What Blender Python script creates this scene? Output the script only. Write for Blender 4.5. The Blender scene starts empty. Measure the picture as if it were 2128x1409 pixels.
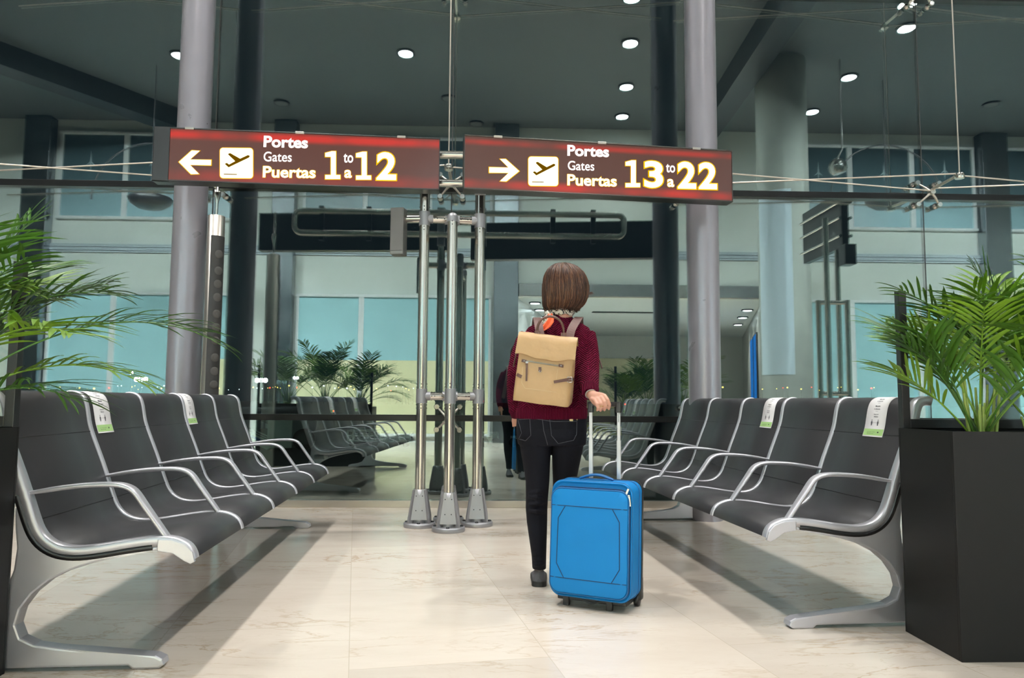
import bpy, bmesh, math, random
from mathutils import Vector, Matrix, noise
R = math.radians
PI = math.pi
random.seed(7)
SC = bpy.context.scene
COL = SC.collection

# ------------------------------------------------------------------ camera
CX, CY, F = 1064.0, 704.5, 1550.0
CAM = Vector((0, 0, 0.90))
YAW, PITCH, ROLL = R(1.8), R(4.70), 0.0069
_f = Vector((math.sin(YAW)*math.cos(PITCH), math.cos(YAW)*math.cos(PITCH), math.sin(PITCH)))
_r0 = Vector((math.cos(YAW), -math.sin(YAW), 0))
_u0 = _r0.cross(_f)
_r = _r0*math.cos(ROLL) + _u0*math.sin(ROLL)
_u = _u0*math.cos(ROLL) - _r0*math.sin(ROLL)
cd = bpy.data.cameras.new('camera'); cam = bpy.data.objects.new('camera', cd); COL.objects.link(cam)
cd.sensor_fit = 'HORIZONTAL'; cd.sensor_width = 36.0; cd.lens = 36.0*F/2128.0
cd.clip_start = 0.05; cd.clip_end = 2000
m = Matrix((( _r.x, _u.x, -_f.x, CAM.x), (_r.y, _u.y, -_f.y, CAM.y), (_r.z, _u.z, -_f.z, CAM.z), (0,0,0,1)))
cam.matrix_world = m
SC.camera = cam

# ------------------------------------------------------------------ world, exposure
w = bpy.data.worlds.new('night_sky'); SC.world = w; w.use_nodes = True
w.node_tree.nodes['Background'].inputs[0].default_value = (0.006, 0.010, 0.014, 1)
w.node_tree.nodes['Background'].inputs[1].default_value = 1.0
SC.view_settings.view_transform = 'Standard'; SC.view_settings.look = 'None'
SC.view_settings.exposure = 0.38; SC.view_settings.gamma = 1.0
try: SC.view_settings.use_curve_mapping = False
except Exception: pass
cy = SC.cycles
cy.max_bounces = 9; cy.diffuse_bounces = 3; cy.glossy_bounces = 5; cy.transmission_bounces = 4; cy.transparent_max_bounces = 12
cy.caustics_reflective = False; cy.caustics_refractive = False
cy.sample_clamp_indirect = 6.0; cy.use_denoising = True

DOWN_E = 365.0      # watt of every lit ceiling downlight
WALL_FILL_E = 400.0    # watt of every added wall fill light

# ------------------------------------------------------------------ measuring helpers
def ray(px, py):
    return _f + _r*((px-CX)/F) - _u*((py-CY)/F)
def atY(px, py, Y):
    d = ray(px, py); return CAM + d*((Y-CAM.y)/d.y)
def atZ(px, py, Z):
    d = ray(px, py); return CAM + d*((Z-CAM.z)/d.z)
G = atZ(715, 1054, 0).y            # glass line
def mir(px, py, Y):                # a point seen in the glass, at real depth Y
    p = atY(px, py, 2*G-Y); return Vector((p.x, Y, p.z))

# ------------------------------------------------------------------ objects
def tag(o, label=None, cat=None, group=None, kind=None):
    if label: o['label'] = label
    if cat: o['category'] = cat
    if group: o['group'] = group
    if kind: o['kind'] = kind
    return o
def empty(name, loc=(0,0,0), label=None, cat=None, group=None, rz=0):
    o = bpy.data.objects.new(name, None); COL.objects.link(o)
    o.location = loc; o.rotation_euler = (0,0,rz); o.empty_display_size = 0.1
    return tag(o, label, cat, group)
def copy_tree(o, parent=None):
    c = o.copy(); COL.objects.link(c)
    if parent is not None: c.parent = parent
    for ch in list(o.children): copy_tree(ch, c)
    return c

class MB:
    """collects shapes, links them as one mesh object"""
    def __init__(s): s.v = []; s.f = []; s.sm = []
    def add(s, vs, fs, smooth=False):
        n = len(s.v); s.v += [tuple(v) for v in vs]
        for f in fs: s.f.append(tuple(i+n for i in f)); s.sm.append(smooth)
        return s
    def box(s, c, size, M=None, bevel=0.0):
        bm = bmesh.new(); bmesh.ops.create_cube(bm, size=1)
        for v in bm.verts: v.co = Vector((v.co.x*size[0], v.co.y*size[1], v.co.z*size[2]))
        if bevel: bmesh.ops.bevel(bm, geom=bm.edges[:], offset=bevel, segments=2, affect='EDGES', profile=0.6)
        bm.verts.ensure_lookup_table(); bm.verts.index_update()
        T = Matrix.Translation(Vector(c)) @ (M.to_4x4() if M else Matrix())
        s.add([T @ v.co for v in bm.verts], [[v.index for v in f.verts] for f in bm.faces], False); bm.free(); return s
    def quad(s, pts): return s.add(pts, [list(range(len(pts)))])
    def tube(s, pts, r, n=12, cap=True, squash=None, up=None):
        """sweep a circle (or ellipse) along points; r one radius, or list of r / (rx, ry)"""
        P = [Vector(p) for p in pts]; k = len(P)
        rs = r if isinstance(r, (list, tuple)) and len(r) == k else [r]*k
        vs = []; prev = None
        for i in range(k):
            t = (P[min(i+1,k-1)]-P[max(i-1,0)]); t.normalize()
            if prev is None:
                a = Vector(up) if up else (Vector((0,0,1)) if abs(t.z) < 0.9 else Vector((0,1,0)))
                x = a.cross(t); x.normalize()
            else:
                x = prev - t*prev.dot(t); x.normalize()
            prev = x; y = t.cross(x)
            rr = rs[i]; rx, ry = rr if isinstance(rr, (tuple, list)) else (rr, rr)
            for j in range(n):
                a = 2*PI*j/n
                vs.append(P[i] + x*rx*math.cos(a) + y*ry*math.sin(a))
        fs = [[i*n+j, i*n+(j+1)%n, (i+1)*n+(j+1)%n, (i+1)*n+j] for i in range(k-1) for j in range(n)]
        s.add(vs, fs, True)
        if cap:
            s.add(vs[:n], [list(range(n))[::-1]]); s.add(vs[-n:], [list(range(n))])
        return s
    def cyl(s, a, b, r, n=24, r2=None): return s.tube([a, b], [r, r2 if r2 is not None else r], n)
    def lathe(s, c, prof, n=32, axis=None):
        """prof: (radius, height) along axis from c"""
        ax = Vector(axis or (0,0,1)).normalized(); q = Vector((0,0,1)).rotation_difference(ax)
        vs = [Vector(c) + q @ Vector((r*math.cos(2*PI*j/n), r*math.sin(2*PI*j/n), h)) for r, h in prof for j in range(n)]
        fs = [[i*n+j, i*n+(j+1)%n, (i+1)*n+(j+1)%n, (i+1)*n+j] for i in range(len(prof)-1) for j in range(n)]
        s.add(vs, fs, True); s.add(vs[:n], [list(range(n))[::-1]]); s.add(vs[-n:], [list(range(n))]); return s
    def rings(s, rings, cap=True, closed=True):
        n = len(rings[0]); vs = [v for r in rings for v in r]
        fs = [[i*n+j, i*n+(j+1)%n, (i+1)*n+(j+1)%n, (i+1)*n+j] for i in range(len(rings)-1) for j in range(n if closed else n-1)]
        s.add(vs, fs, True)
        if cap: s.add(rings[0], [list(range(n))[::-1]], True); s.add(rings[-1], [list(range(n))], True)
        return s
    def prism(s, poly, fn, a, b, bevel=0.0):
        """polygon in 2D, fn(x, z, t) gives the 3D point, extruded from t=a to t=b"""
        bm = bmesh.new(); n = len(poly)
        lo = [bm.verts.new((p[0], a, p[1])) for p in poly]; hi = [bm.verts.new((p[0], b, p[1])) for p in poly]
        bm.faces.new(lo[::-1]); bm.faces.new(hi); bm.normal_update()
        for i in range(n): bm.faces.new([lo[i], lo[(i+1)%n], hi[(i+1)%n], hi[i]])
        if bevel:
            ed = [e for e in bm.edges if abs(e.verts[0].co.y-e.verts[1].co.y) < 1e-7]
            bmesh.ops.bevel(bm, geom=ed, offset=bevel, segments=2, affect='EDGES', profile=0.6)
        big = [f for f in bm.faces if len(f.verts) > 4]
        if big: bmesh.ops.triangulate(bm, faces=big)
        bm.verts.ensure_lookup_table(); bm.verts.index_update()
        s.add([fn(v.co.x, v.co.z, v.co.y) for v in bm.verts], [[v.index for v in f.verts] for f in bm.faces]); bm.free(); return s
    def build(s, name, mat, parent=None, smooth=None, fix=True):
        me = bpy.data.meshes.new(name); me.from_pydata(s.v, [], s.f)
        me.polygons.foreach_set('use_smooth', [bool(x) if smooth is None else smooth for x in s.sm])
        if fix:
            bm = bmesh.new(); bm.from_mesh(me); bmesh.ops.recalc_face_normals(bm, faces=bm.faces[:]); bm.to_mesh(me); bm.free()
        if mat: me.materials.append(mat)
        o = bpy.data.objects.new(name, me); COL.objects.link(o)
        if parent: o.parent = parent
        return o
def flat(mb, name, m, parent=None): return mb.build(name, m, parent)
def bake(o):
    """apply the modifiers of o"""
    dg = bpy.context.evaluated_depsgraph_get(); dg.update()
    me = bpy.data.meshes.new_from_object(o.evaluated_get(dg))
    o.modifiers.clear(); o.data = me
    return o
def solid(o, vox, smooth_it=4, subs=0):
    md = o.modifiers.new('r', 'REMESH'); md.mode = 'VOXEL'; md.voxel_size = vox; md.use_smooth_shade = True
    sm = o.modifiers.new('s', 'SMOOTH'); sm.iterations = smooth_it; sm.factor = 0.5
    return bake(o)
def shade_smooth(o, ang=40):
    for p in o.data.polygons: p.use_smooth = True
    try: o.data.set_sharp_from_angle(angle=R(ang))
    except Exception: pass
    return o

# ------------------------------------------------------------------ materials
MATS = {}
def mat(name, col, rough=0.5, metal=0.0, bump=None, var=0.0, vscale=8.0, spec=0.5, emis=None, estr=0.0, coat=0.0, alpha=None, rough_var=0.0, sheen=0.0):
    mt = bpy.data.materials.new(name); mt.use_nodes = True
    nt = mt.node_tree; b = nt.nodes['Principled BSDF']
    b.inputs['Base Color'].default_value = (*col, 1); b.inputs['Roughness'].default_value = rough
    b.inputs['Metallic'].default_value = metal; b.inputs['Specular IOR Level'].default_value = spec
    b.inputs['Coat Weight'].default_value = coat; b.inputs['Sheen Weight'].default_value = sheen
    if emis: b.inputs['Emission Color'].default_value = (*emis, 1); b.inputs['Emission Strength'].default_value = estr
    tc = nt.nodes.new('ShaderNodeTexCoord')
    nz = nt.nodes.new('ShaderNodeTexNoise'); nz.inputs['Scale'].default_value = vscale; nz.inputs['Detail'].default_value = 4
    nt.links.new(tc.outputs['Object'], nz.inputs['Vector'])
    if var > 0:
        mx = nt.nodes.new('ShaderNodeMix'); mx.data_type = 'RGBA'
        mx.inputs[6].default_value = (*[c*(1-var) for c in col], 1); mx.inputs[7].default_value = (*[min(1, c*(1+var)) for c in col], 1)
        nt.links.new(nz.outputs['Fac'], mx.inputs[0]); nt.links.new(mx.outputs[2], b.inputs['Base Color'])
    if rough_var > 0:
        mr = nt.nodes.new('ShaderNodeMapRange'); mr.inputs[3].default_value = rough-rough_var; mr.inputs[4].default_value = rough+rough_var
        nt.links.new(nz.outputs['Fac'], mr.inputs[0]); nt.links.new(mr.outputs[0], b.inputs['Roughness'])
    if bump:
        n2 = nt.nodes.new('ShaderNodeTexNoise'); n2.inputs['Scale'].default_value = bump[0]; n2.inputs['Detail'].default_value = 3
        nt.links.new(tc.outputs['Object'], n2.inputs['Vector'])
        bp = nt.nodes.new('ShaderNodeBump'); bp.inputs['Strength'].default_value = bump[1]; bp.inputs['Distance'].default_value = bump[2]
        nt.links.new(n2.outputs['Fac'], bp.inputs['Height']); nt.links.new(bp.outputs[0], b.inputs['Normal'])
    MATS[name] = mt
    return mt
def emit(name, col, strength, var=0.0):
    mt = bpy.data.materials.new(name); mt.use_nodes = True; nt = mt.node_tree
    nt.nodes.remove(nt.nodes['Principled BSDF']); e = nt.nodes.new('ShaderNodeEmission')
    e.inputs[0].default_value = (*col, 1); e.inputs[1].default_value = strength
    if var:
        tc = nt.nodes.new('ShaderNodeTexCoord'); nz = nt.nodes.new('ShaderNodeTexNoise'); nz.inputs['Scale'].default_value = 1.3
        mr = nt.nodes.new('ShaderNodeMapRange'); mr.inputs[3].default_value = strength*(1-var); mr.inputs[4].default_value = strength*(1+var)
        nt.links.new(tc.outputs['Object'], nz.inputs['Vector']); nt.links.new(nz.outputs['Fac'], mr.inputs[0]); nt.links.new(mr.outputs[0], e.inputs[1])
    nt.links.new(e.outputs[0], nt.nodes['Material Output'].inputs[0]); MATS[name] = mt
    return mt
def glass_mat(name, tint, refl_tint, fac):
    mt = bpy.data.materials.new(name); mt.use_nodes = True; nt = mt.node_tree
    nt.nodes.remove(nt.nodes['Principled BSDF'])
    t = nt.nodes.new('ShaderNodeBsdfTransparent'); t.inputs[0].default_value = (*tint, 1)
    g = nt.nodes.new('ShaderNodeBsdfGlossy'); g.inputs['Color'].default_value = (*refl_tint, 1); g.inputs['Roughness'].default_value = 0.0
    lw = nt.nodes.new('ShaderNodeLayerWeight'); lw.inputs['Blend'].default_value = 0.25
    mr = nt.nodes.new('ShaderNodeMapRange'); mr.inputs[3].default_value = fac; mr.inputs[4].default_value = min(1, fac+0.45)
    nt.links.new(lw.outputs['Fresnel'], mr.inputs[0])
    mx = nt.nodes.new('ShaderNodeMixShader')
    nt.links.new(mr.outputs[0], mx.inputs[0]); nt.links.new(t.outputs[0], mx.inputs[1]); nt.links.new(g.outputs[0], mx.inputs[2])
    nt.links.new(mx.outputs[0], nt.nodes['Material Output'].inputs[0]); MATS[name] = mt
    return mt

GLASS = glass_mat('facade_glass', (0.84, 0.93, 0.905), (0.90, 1.0, 0.98), 0.235)
CLEAR = glass_mat('clear_screen_glass', (0.97, 0.99, 0.98), (0.95, 1, 1), 0.02)
STEEL = mat('polished_steel', (0.66, 0.63, 0.58), 0.16, 1.0, rough_var=0.05, vscale=30)
STEELB = mat('brushed_steel', (0.62, 0.58, 0.52), 0.32, 1.0, rough_var=0.08, vscale=20)
CASTGREY = mat('cast_grey', (0.36, 0.36, 0.38), 0.42, 0.6, bump=(160, 0.15, 0.001), var=0.06)
ALU = mat('cast_aluminium', (0.70, 0.70, 0.76), 0.36, 0.72, bump=(220, 0.08, 0.0005), rough_var=0.06, vscale=12)
ALUD = mat('satin_leg_grey', (0.38, 0.38, 0.40), 0.34, 0.8, bump=(200, 0.1, 0.0006), var=0.05)
BLACK = mat('black_powdercoat', (0.007, 0.007, 0.008), 0.38, 0.0, bump=(300, 0.1, 0.0004), var=0.2)
PLANTER = mat('planter_black_steel', (0.006, 0.0056, 0.0056), 0.5, 0.0, spec=0.25, bump=(120, 0.08, 0.0006), var=0.35, vscale=3)
BLACKBAR = mat('black_transom', (0.005, 0.005, 0.005), 0.3, 0.0, var=0.2, spec=0.25)
COLPAINT = mat('lilac_grey_paint', (0.30, 0.285, 0.32), 0.30, 0.35, rough_var=0.06, vscale=5, var=0.04)
SEATM = mat('charcoal_polyurethane', (0.026, 0.026, 0.029), 0.46, 0.0, bump=(260, 0.12, 0.0006), var=0.15, vscale=3, spec=0.4)
WALLP = mat('pale_wall_render', (0.70, 0.74, 0.70), 0.75, bump=(14, 0.1, 0.004), var=0.03, vscale=1.2)
WHITEP = mat('white_window_frame', (0.82, 0.85, 0.86), 0.4, var=0.03)
TEAL = mat('teal_blind', (0.30, 0.50, 0.53), 0.12, var=0.05, vscale=0.5, spec=0.6)
CREAM = mat('cream_lit_room_and_door', (0.78, 0.74, 0.47), 0.2, var=0.05, vscale=0.6)  # lower panes: the lit room behind is put into the colour; door is plain cream
DARKGLZ = mat('dark_upper_glazing', (0.045, 0.075, 0.085), 0.12, var=0.2, vscale=0.4, spec=0.7)
MIDGLZ = mat('grey_upper_blind', (0.13, 0.20, 0.215), 0.2, var=0.1, vscale=0.6)
PILM = mat('dark_metal_cladding', (0.20, 0.22, 0.23), 0.22, 1.0, rough_var=0.06, vscale=2)
CEILM = mat('grey_ceiling_panel', (0.095, 0.105, 0.105), 0.55, var=0.05, vscale=0.7, spec=0.5)
BEAMM = mat('black_roof_beam', (0.012, 0.014, 0.015), 0.4, var=0.1)
STAINL = mat('stainless_fascia', (0.55, 0.55, 0.53), 0.18, 1.0, rough_var=0.08, vscale=1.5)
CONC = mat('cast_concrete', (0.33, 0.35, 0.32), 0.75, bump=(9, 0.4, 0.01), var=0.18, vscale=3)
PATCHB = mat('pale_blue_patch', (0.55, 0.65, 0.72), 0.5, var=0.03)

# floor: polished cream marble slabs
def floor_mat():
    mt = bpy.data.materials.new('polished_cream_marble'); mt.use_nodes = True; nt = mt.node_tree; L = nt.links.new
    b = nt.nodes['Principled BSDF']; N = nt.nodes.new
    tc = N('ShaderNodeTexCoord'); mp = N('ShaderNodeMapping'); mp.inputs['Rotation'].default_value = (0, 0, R(-10+90)*1.0)
    L(tc.outputs['Object'], mp.inputs['Vector'])
    br = N('ShaderNodeTexBrick'); br.offset = 0.5; br.inputs['Scale'].default_value = 1.0
    br.inputs['Mortar Size'].default_value = 0.0022; br.inputs['Mortar Smooth'].default_value = 0.3; br.inputs['Bias'].default_value = 0
    br.inputs['Brick Width'].default_value = 1.05; br.inputs['Row Height'].default_value = 0.69
    br.inputs['Color1'].default_value = (0.0, 0, 0, 1); br.inputs['Color2'].default_value = (1, 1, 1, 1); br.inputs['Mortar'].default_value = (0.5, 0.5, 0.5, 1)
    L(mp.outputs[0], br.inputs['Vector'])
    # broad clouding
    n1 = N('ShaderNodeTexNoise'); n1.inputs['Scale'].default_value = 1.8; n1.inputs['Detail'].default_value = 6; n1.inputs['Roughness'].default_value = 0.6
    # stretched coords for the veins
    m2 = N('ShaderNodeMapping'); m2.inputs['Rotation'].default_value = (0, 0, R(-62)); m2.inputs['Scale'].default_value = (1.0, 3.2, 1)
    L(tc.outputs['Object'], m2.inputs['Vector']); L(m2.outputs[0], n1.inputs['Vector'])
    def vein(scale, width, seed):
        n = N('ShaderNodeTexNoise'); n.noise_dimensions = '4D'; n.inputs['Scale'].default_value = scale; n.inputs['Detail'].default_value = 7
        n.inputs['Roughness'].default_value = 0.62; n.inputs['Distortion'].default_value = 0.5
        ad = N('ShaderNodeMath'); ad.operation = 'MULTIPLY_ADD'; ad.inputs[1].default_value = 1.7; ad.inputs[2].default_value = seed
        L(br.outputs['Color'], ad.inputs[0]); L(ad.outputs[0], n.inputs['W']); L(m2.outputs[0], n.inputs['Vector'])
        s = N('ShaderNodeMath'); s.operation = 'SUBTRACT'; s.inputs[1].default_value = 0.5; L(n.outputs['Fac'], s.inputs[0])
        a = N('ShaderNodeMath'); a.operation = 'ABSOLUTE'; L(s.outputs[0], a.inputs[0])
        r = N('ShaderNodeMapRange'); r.inputs[1].default_value = 0; r.inputs[2].default_value = width; r.inputs[3].default_value = 1; r.inputs[4].default_value = 0
        L(a.outputs[0], r.inputs[0]); return r.outputs[0]
    v1 = vein(1.3, 0.016, 3.1); v2 = vein(2.0, 0.012, 9.4)
    r1 = N('ShaderNodeMix'); r1.data_type = 'RGBA'; r1.inputs[6].default_value = (0.58, 0.50, 0.415, 1); r1.inputs[7].default_value = (0.74, 0.68, 0.60, 1)
    L(n1.outputs['Fac'], r1.inputs[0])
    # veins only inside patches
    pn = N('ShaderNodeTexNoise'); pn.inputs['Scale'].default_value = 0.9; pn.inputs['Detail'].default_value = 3; L(tc.outputs['Object'], pn.inputs['Vector'])
    pr = N('ShaderNodeMapRange'); pr.inputs[1].default_value = 0.42; pr.inputs[2].default_value = 0.68; L(pn.outputs['Fac'], pr.inputs[0])
    def mul(a, c): 
        q = N('ShaderNodeMath'); q.operation = 'MULTIPLY'; L(a, q.inputs[0])
        if isinstance(c, float): q.inputs[1].default_value = c
        else: L(c, q.inputs[1])
        return q.outputs[0]
    x1 = N('ShaderNodeMix'); x1.data_type = 'RGBA'; x1.inputs[7].default_value = (0.42, 0.29, 0.16, 1); L(mul(mul(v1, pr.outputs[0]), 0.9), x1.inputs[0]); L(r1.outputs[2], x1.inputs[6])
    x2 = N('ShaderNodeMix'); x2.data_type = 'RGBA'; x2.inputs[7].default_value = (0.50, 0.41, 0.30, 1); L(mul(mul(v2, pr.outputs[0]), 0.5), x2.inputs[0]); L(x1.outputs[2], x2.inputs[6])
    x3 = N('ShaderNodeMix'); x3.data_type = 'RGBA'; x3.inputs[7].default_value = (0.50, 0.43, 0.33, 1); L(mul(br.outputs['Fac'], 0.55), x3.inputs[0]); L(x2.outputs[2], x3.inputs[6])
    # slab to slab tone
    x4 = N('ShaderNodeMix'); x4.data_type = 'RGBA'; x4.blend_type = 'MULTIPLY'; x4.inputs[0].default_value = 0.12; L(x3.outputs[2], x4.inputs[6]); L(br.outputs['Color'], x4.inputs[7])
    L(x4.outputs[2], b.inputs['Base Color'])
    b.inputs['Roughness'].default_value = 0.13; b.inputs['Specular IOR Level'].default_value = 0.5
    rn = N('ShaderNodeTexNoise'); rn.inputs['Scale'].default_value = 6; rn.inputs['Detail'].default_value = 5; L(tc.outputs['Object'], rn.inputs['Vector'])
    rr = N('ShaderNodeMapRange'); rr.inputs[3].default_value = 0.09; rr.inputs[4].default_value = 0.24; L(rn.outputs['Fac'], rr.inputs[0]); L(rr.outputs[0], b.inputs['Roughness'])
    return mt
FLOORM = floor_mat()
ASPH = mat('apron_asphalt', (0.05, 0.052, 0.05), 0.8, bump=(40, 0.3, 0.01), var=0.3, vscale=0.3)

# ================================================================== THE HALL
WB = -3.4                                  # back wall (behind the camera, seen in the glass)
ZC = mir(900, 262, WB).z                   # ceiling height
XL, XR = -13.5, 13.5
def struct(name, mb, m, parent=None):
    o = mb.build(name, m, parent)
    if not parent: o['kind'] = 'structure'
    return o
def slab(x0, x1, y0, y1, z0, z1): return MB().box(((x0+x1)/2, (y0+y1)/2, (z0+z1)/2), (x1-x0, y1-y0, z1-z0))

struct('floor', slab(XL, XR, -16.5, G+0.10, -0.12, 0.0), FLOORM)
struct('ceiling', slab(XL, XR, WB-0.3, G+0.3, ZC, ZC+0.15), CEILM)
struct('ground_outside', slab(-160, 160, G+0.10, 260, -0.2, -0.02), ASPH)
struct('wall_left', slab(XL-0.2, XL, WB-0.3, G, 0, ZC), WALLP)
struct('wall_right', slab(XR, XR+0.2, WB-0.3, G, 0, ZC), WALLP)

# glass facade: joints between panes
JX = [atY(px, 600, G).x for px in (435, 936, 1430, 1925)]
pitch = (JX[3]-JX[0])/3
xs = [JX[0]-pitch*k for k in (4, 3, 2, 1)] + JX + [JX[3]+pitch*k for k in (1, 2, 3, 4)]
Z1 = atY(715, 867.5, G).z; Z2 = atY(1000, 396, G).z; Z3 = 4.56
k = 1
for i in range(len(xs)-1):
    for za, zb in ((0.055, Z1-0.012), (Z1+0.012, Z2-0.012), (Z2+0.012, Z3-0.012), (Z3+0.012, ZC)):
        o = struct('window_%d' % k, slab(xs[i]+0.004, xs[i+1]-0.004, G, G+0.02, za, zb), GLASS); k += 1
NWIN = k
def bar(name, z, h, d, m=BLACKBAR):
    return struct(name, MB().box(((xs[0]+xs[-1])/2, G+0.005, z), (xs[-1]-xs[0], d, h), bevel=0.004), m)
bar('trim_1', Z1, 0.052, 0.07); bar('trim_2', Z2, 0.055, 0.09); bar('trim_3', Z3, 0.055, 0.09)
bar('trim_4', 0.03, 0.06, 0.06, STEELB)
seal = mat('joint_silicone', (0.02, 0.02, 0.02), 0.6, var=0.1)
for i, x in enumerate(xs[1:-1]):
    struct('trim_%d' % (6+i), slab(x-0.004, x+0.004, G-0.001, G+0.021, 0.05, ZC), seal)

# back wall, in bays
def mx(px, py=620): return mir(px, py, WB).x
zLW = mir(700, 612, WB).z      # top of the lower windows
zB0, zB1 = mir(700, 531, WB).z, mir(700, 513, WB).z
zU0 = mir(700, 463, WB).z; zU1 = mir(700, 284, WB).z
x_op0, x_op1 = mx(1077), mx(1592)
zF0, zF1 = mir(1300, 619, WB).z, mir(1300, 592, WB).z   # stainless fascia
mbw = MB()
T = 0.25
def wbox(x0, x1, z0, z1, y1=WB): mbw.box(((x0+x1)/2, y1-T/2, (z0+z1)/2), (x1-x0, T, z1-z0))
wbox(XL, x_op0, 0, ZC); wbox(x_op1, XR, 0, ZC); wbox(x_op0, x_op1, zF0, ZC)
struct('wall_back', mbw, WALLP)
kk = [NWIN]
def wall_window(px0, px1, z0, z1, m1, split=None, m2=None, up=False):
    x0, x1 = mx(px0), mx(px1)
    if x0 > x1: x0, x1 = x1, x0
    t = 0.055; mb = MB(); y = WB+0.03
    for c, s in ((((x0+t/2), y, (z0+z1)/2), (t, 0.08, z1-z0)), (((x1-t/2), y, (z0+z1)/2), (t, 0.08, z1-z0)),
                 (((x0+x1)/2, y, z1-t/2), (x1-x0, 0.10, t)), (((x0+x1)/2, y+0.02, z0+t/2), (x1-x0, 0.12, t))):
        mb.box(c, s, bevel=0.006)
    o = struct('window_%d' % kk[0], mb, WHITEP); kk[0] += 1
    if split:
        slab(x0+t, x1-t, WB+0.005, WB+0.02, z0+t, split).build('lower_pane', m2, o)
        slab(x0+t, x1-t, WB+0.005, WB+0.02, split, z1-t).build('pane', m1, o)
    else:
        slab(x0+t, x1-t, WB+0.005, WB+0.02, z0+t, z1-t).build('pane', m1, o)
    return o
zspl = mir(700, 748, WB).z
edges_l = [(-440,-305,0),(-305,-170,0),(-170,-35,0),(102,238,0),(238,373,0),(373,508,1),(617,752,1),(752,884,1),(884,1021,1)]
edges_r = [(1628,1768,0),(1768,1906,0),(1906,2036,0),(2100,2236,0),(2236,2372,0)]
for a, b_, s in edges_l: wall_window(a, b_, 0.12, zLW, TEAL, zspl if s else None, CREAM)
for a, b_, s in edges_r: wall_window(a, b_, 0.12, zLW, TEAL)
zmid = mir(700, 384, WB).z
for a, b_ in ((-440,-305),(-305,-170),(-170,-35),(110,250),(250,385),(385,515),(625,755),(755,890),(890,1022),(1668,1772),(1772,1902),(1902,2034),(2096,2236),(2236,2372)):
    wall_window(a, b_, zU0, zU1, DARKGLZ, zmid, MIDGLZ)
# ledge band along the wall
def band(x0, x1, nm):
    mb = MB(); n = 5
    for i in range(n):
        z = zB0+(zB1-zB0)*(i+0.5)/n
        mb.box(((x0+x1)/2, WB+0.02+0.012*(i % 2), z), (x1-x0, 0.05+0.02*(i%2), (zB1-zB0)/n*0.8))
    return struct(nm, mb, mat('ledge_'+nm, (0.42, 0.47, 0.50), 0.35, 0.5, var=0.05))
band(XL, mx(1026), 'trim_30'); band(mx(1076), x_op1, 'trim_31'); band(x_op1, XR, 'trim_32')
# pilasters clad in dark metal
for i, (a, b_, top) in enumerate(((46,100,195),(566,612,236),(1026,1076,240),(2038,2092,258),(-230,-180,190))):
    x0, x1 = mx(a), mx(b_); zt = min(ZC-0.02, mir((a+b_)/2, top, WB).z)
    o = struct('pillar_%d' % (i+1), MB().box(((x0+x1)/2, WB+0.14, zt/2), (x1-x0, 0.28, zt), bevel=0.012), PILM); o['kind'] = 'structure'
# opening with stainless fascia and the recess behind it
struct('trim_33', MB().box(((x_op0+x_op1)/2, WB+0.03, (zF0+zF1)/2), (x_op1-x_op0, 0.10, zF1-zF0), bevel=0.02), STAINL)
YR = -13.0
RECW = mat('recess_plaster', (0.62, 0.66, 0.62), 0.6, var=0.03)
xb0, xb1 = mir(1185, 620, YR).x, mir(1541, 620, YR).x
def slant(xa, xb_, nm, m, sg):
    vs = [(xa, WB-T, 0), (xb_, YR, 0), (xb_+sg*0.15, YR, 0), (xa+sg*0.15, WB-T, 0)]
    vs = vs+[(a, b, zF0) for a, b, _ in vs]
    return struct(nm, MB().add(vs, [(3,2,1,0),(4,5,6,7),(0,1,5,4),(1,2,6,5),(2,3,7,6),(3,0,4,7)]), m)
slant(x_op0, xb0, 'wall_recess_left', mat('bright_panel', (0.75, 0.80, 0.82), 0.25, 0.3, var=0.05), -1)
slant(x_op1, xb1, 'wall_recess_right', mat('brushed_panel', (0.40, 0.41, 0.40), 0.3, 0.6, var=0.1), 1)
struct('wall_recess_back', slab(x_op0-0.2, max(x_op1, xb1)+0.4, YR-0.2, YR, 0, zF0), RECW)
struct('ceiling_recess', slab(x_op0-0.2, max(x_op1, xb1)+0.4, YR, WB-T, zF0, zF0+0.1), mat('recess_ceiling', (0.62, 0.68, 0.70), 0.5, var=0.03))
dz = mir(1300, 745, YR).z
d0, d1 = mir(1215,745,YR).x, mir(1383,745,YR).x
struct('door_1', MB().box(((d0+d1)/2, YR+0.03, dz/2), (d1-d0, 0.06, dz), bevel=0.01), CREAM)
q = mir(1305, 690, YR+0.5); tag(MB().box((q.x, YR+0.06, q.z), (0.62, 0.12, 0.10), bevel=0.01).build('door_sensor', BLACK), 'small black sensor bar above the cream doorway in the recess', 'sensor')
q = mir(1305, 625, -7.0); tag(MB().box((q.x, -6.0, zF0-0.01), (2.2, 0.16, 0.02), bevel=0.003).build('air_slot', BLACK), 'long dark ventilation slot in the recess ceiling', 'vent')
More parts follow.
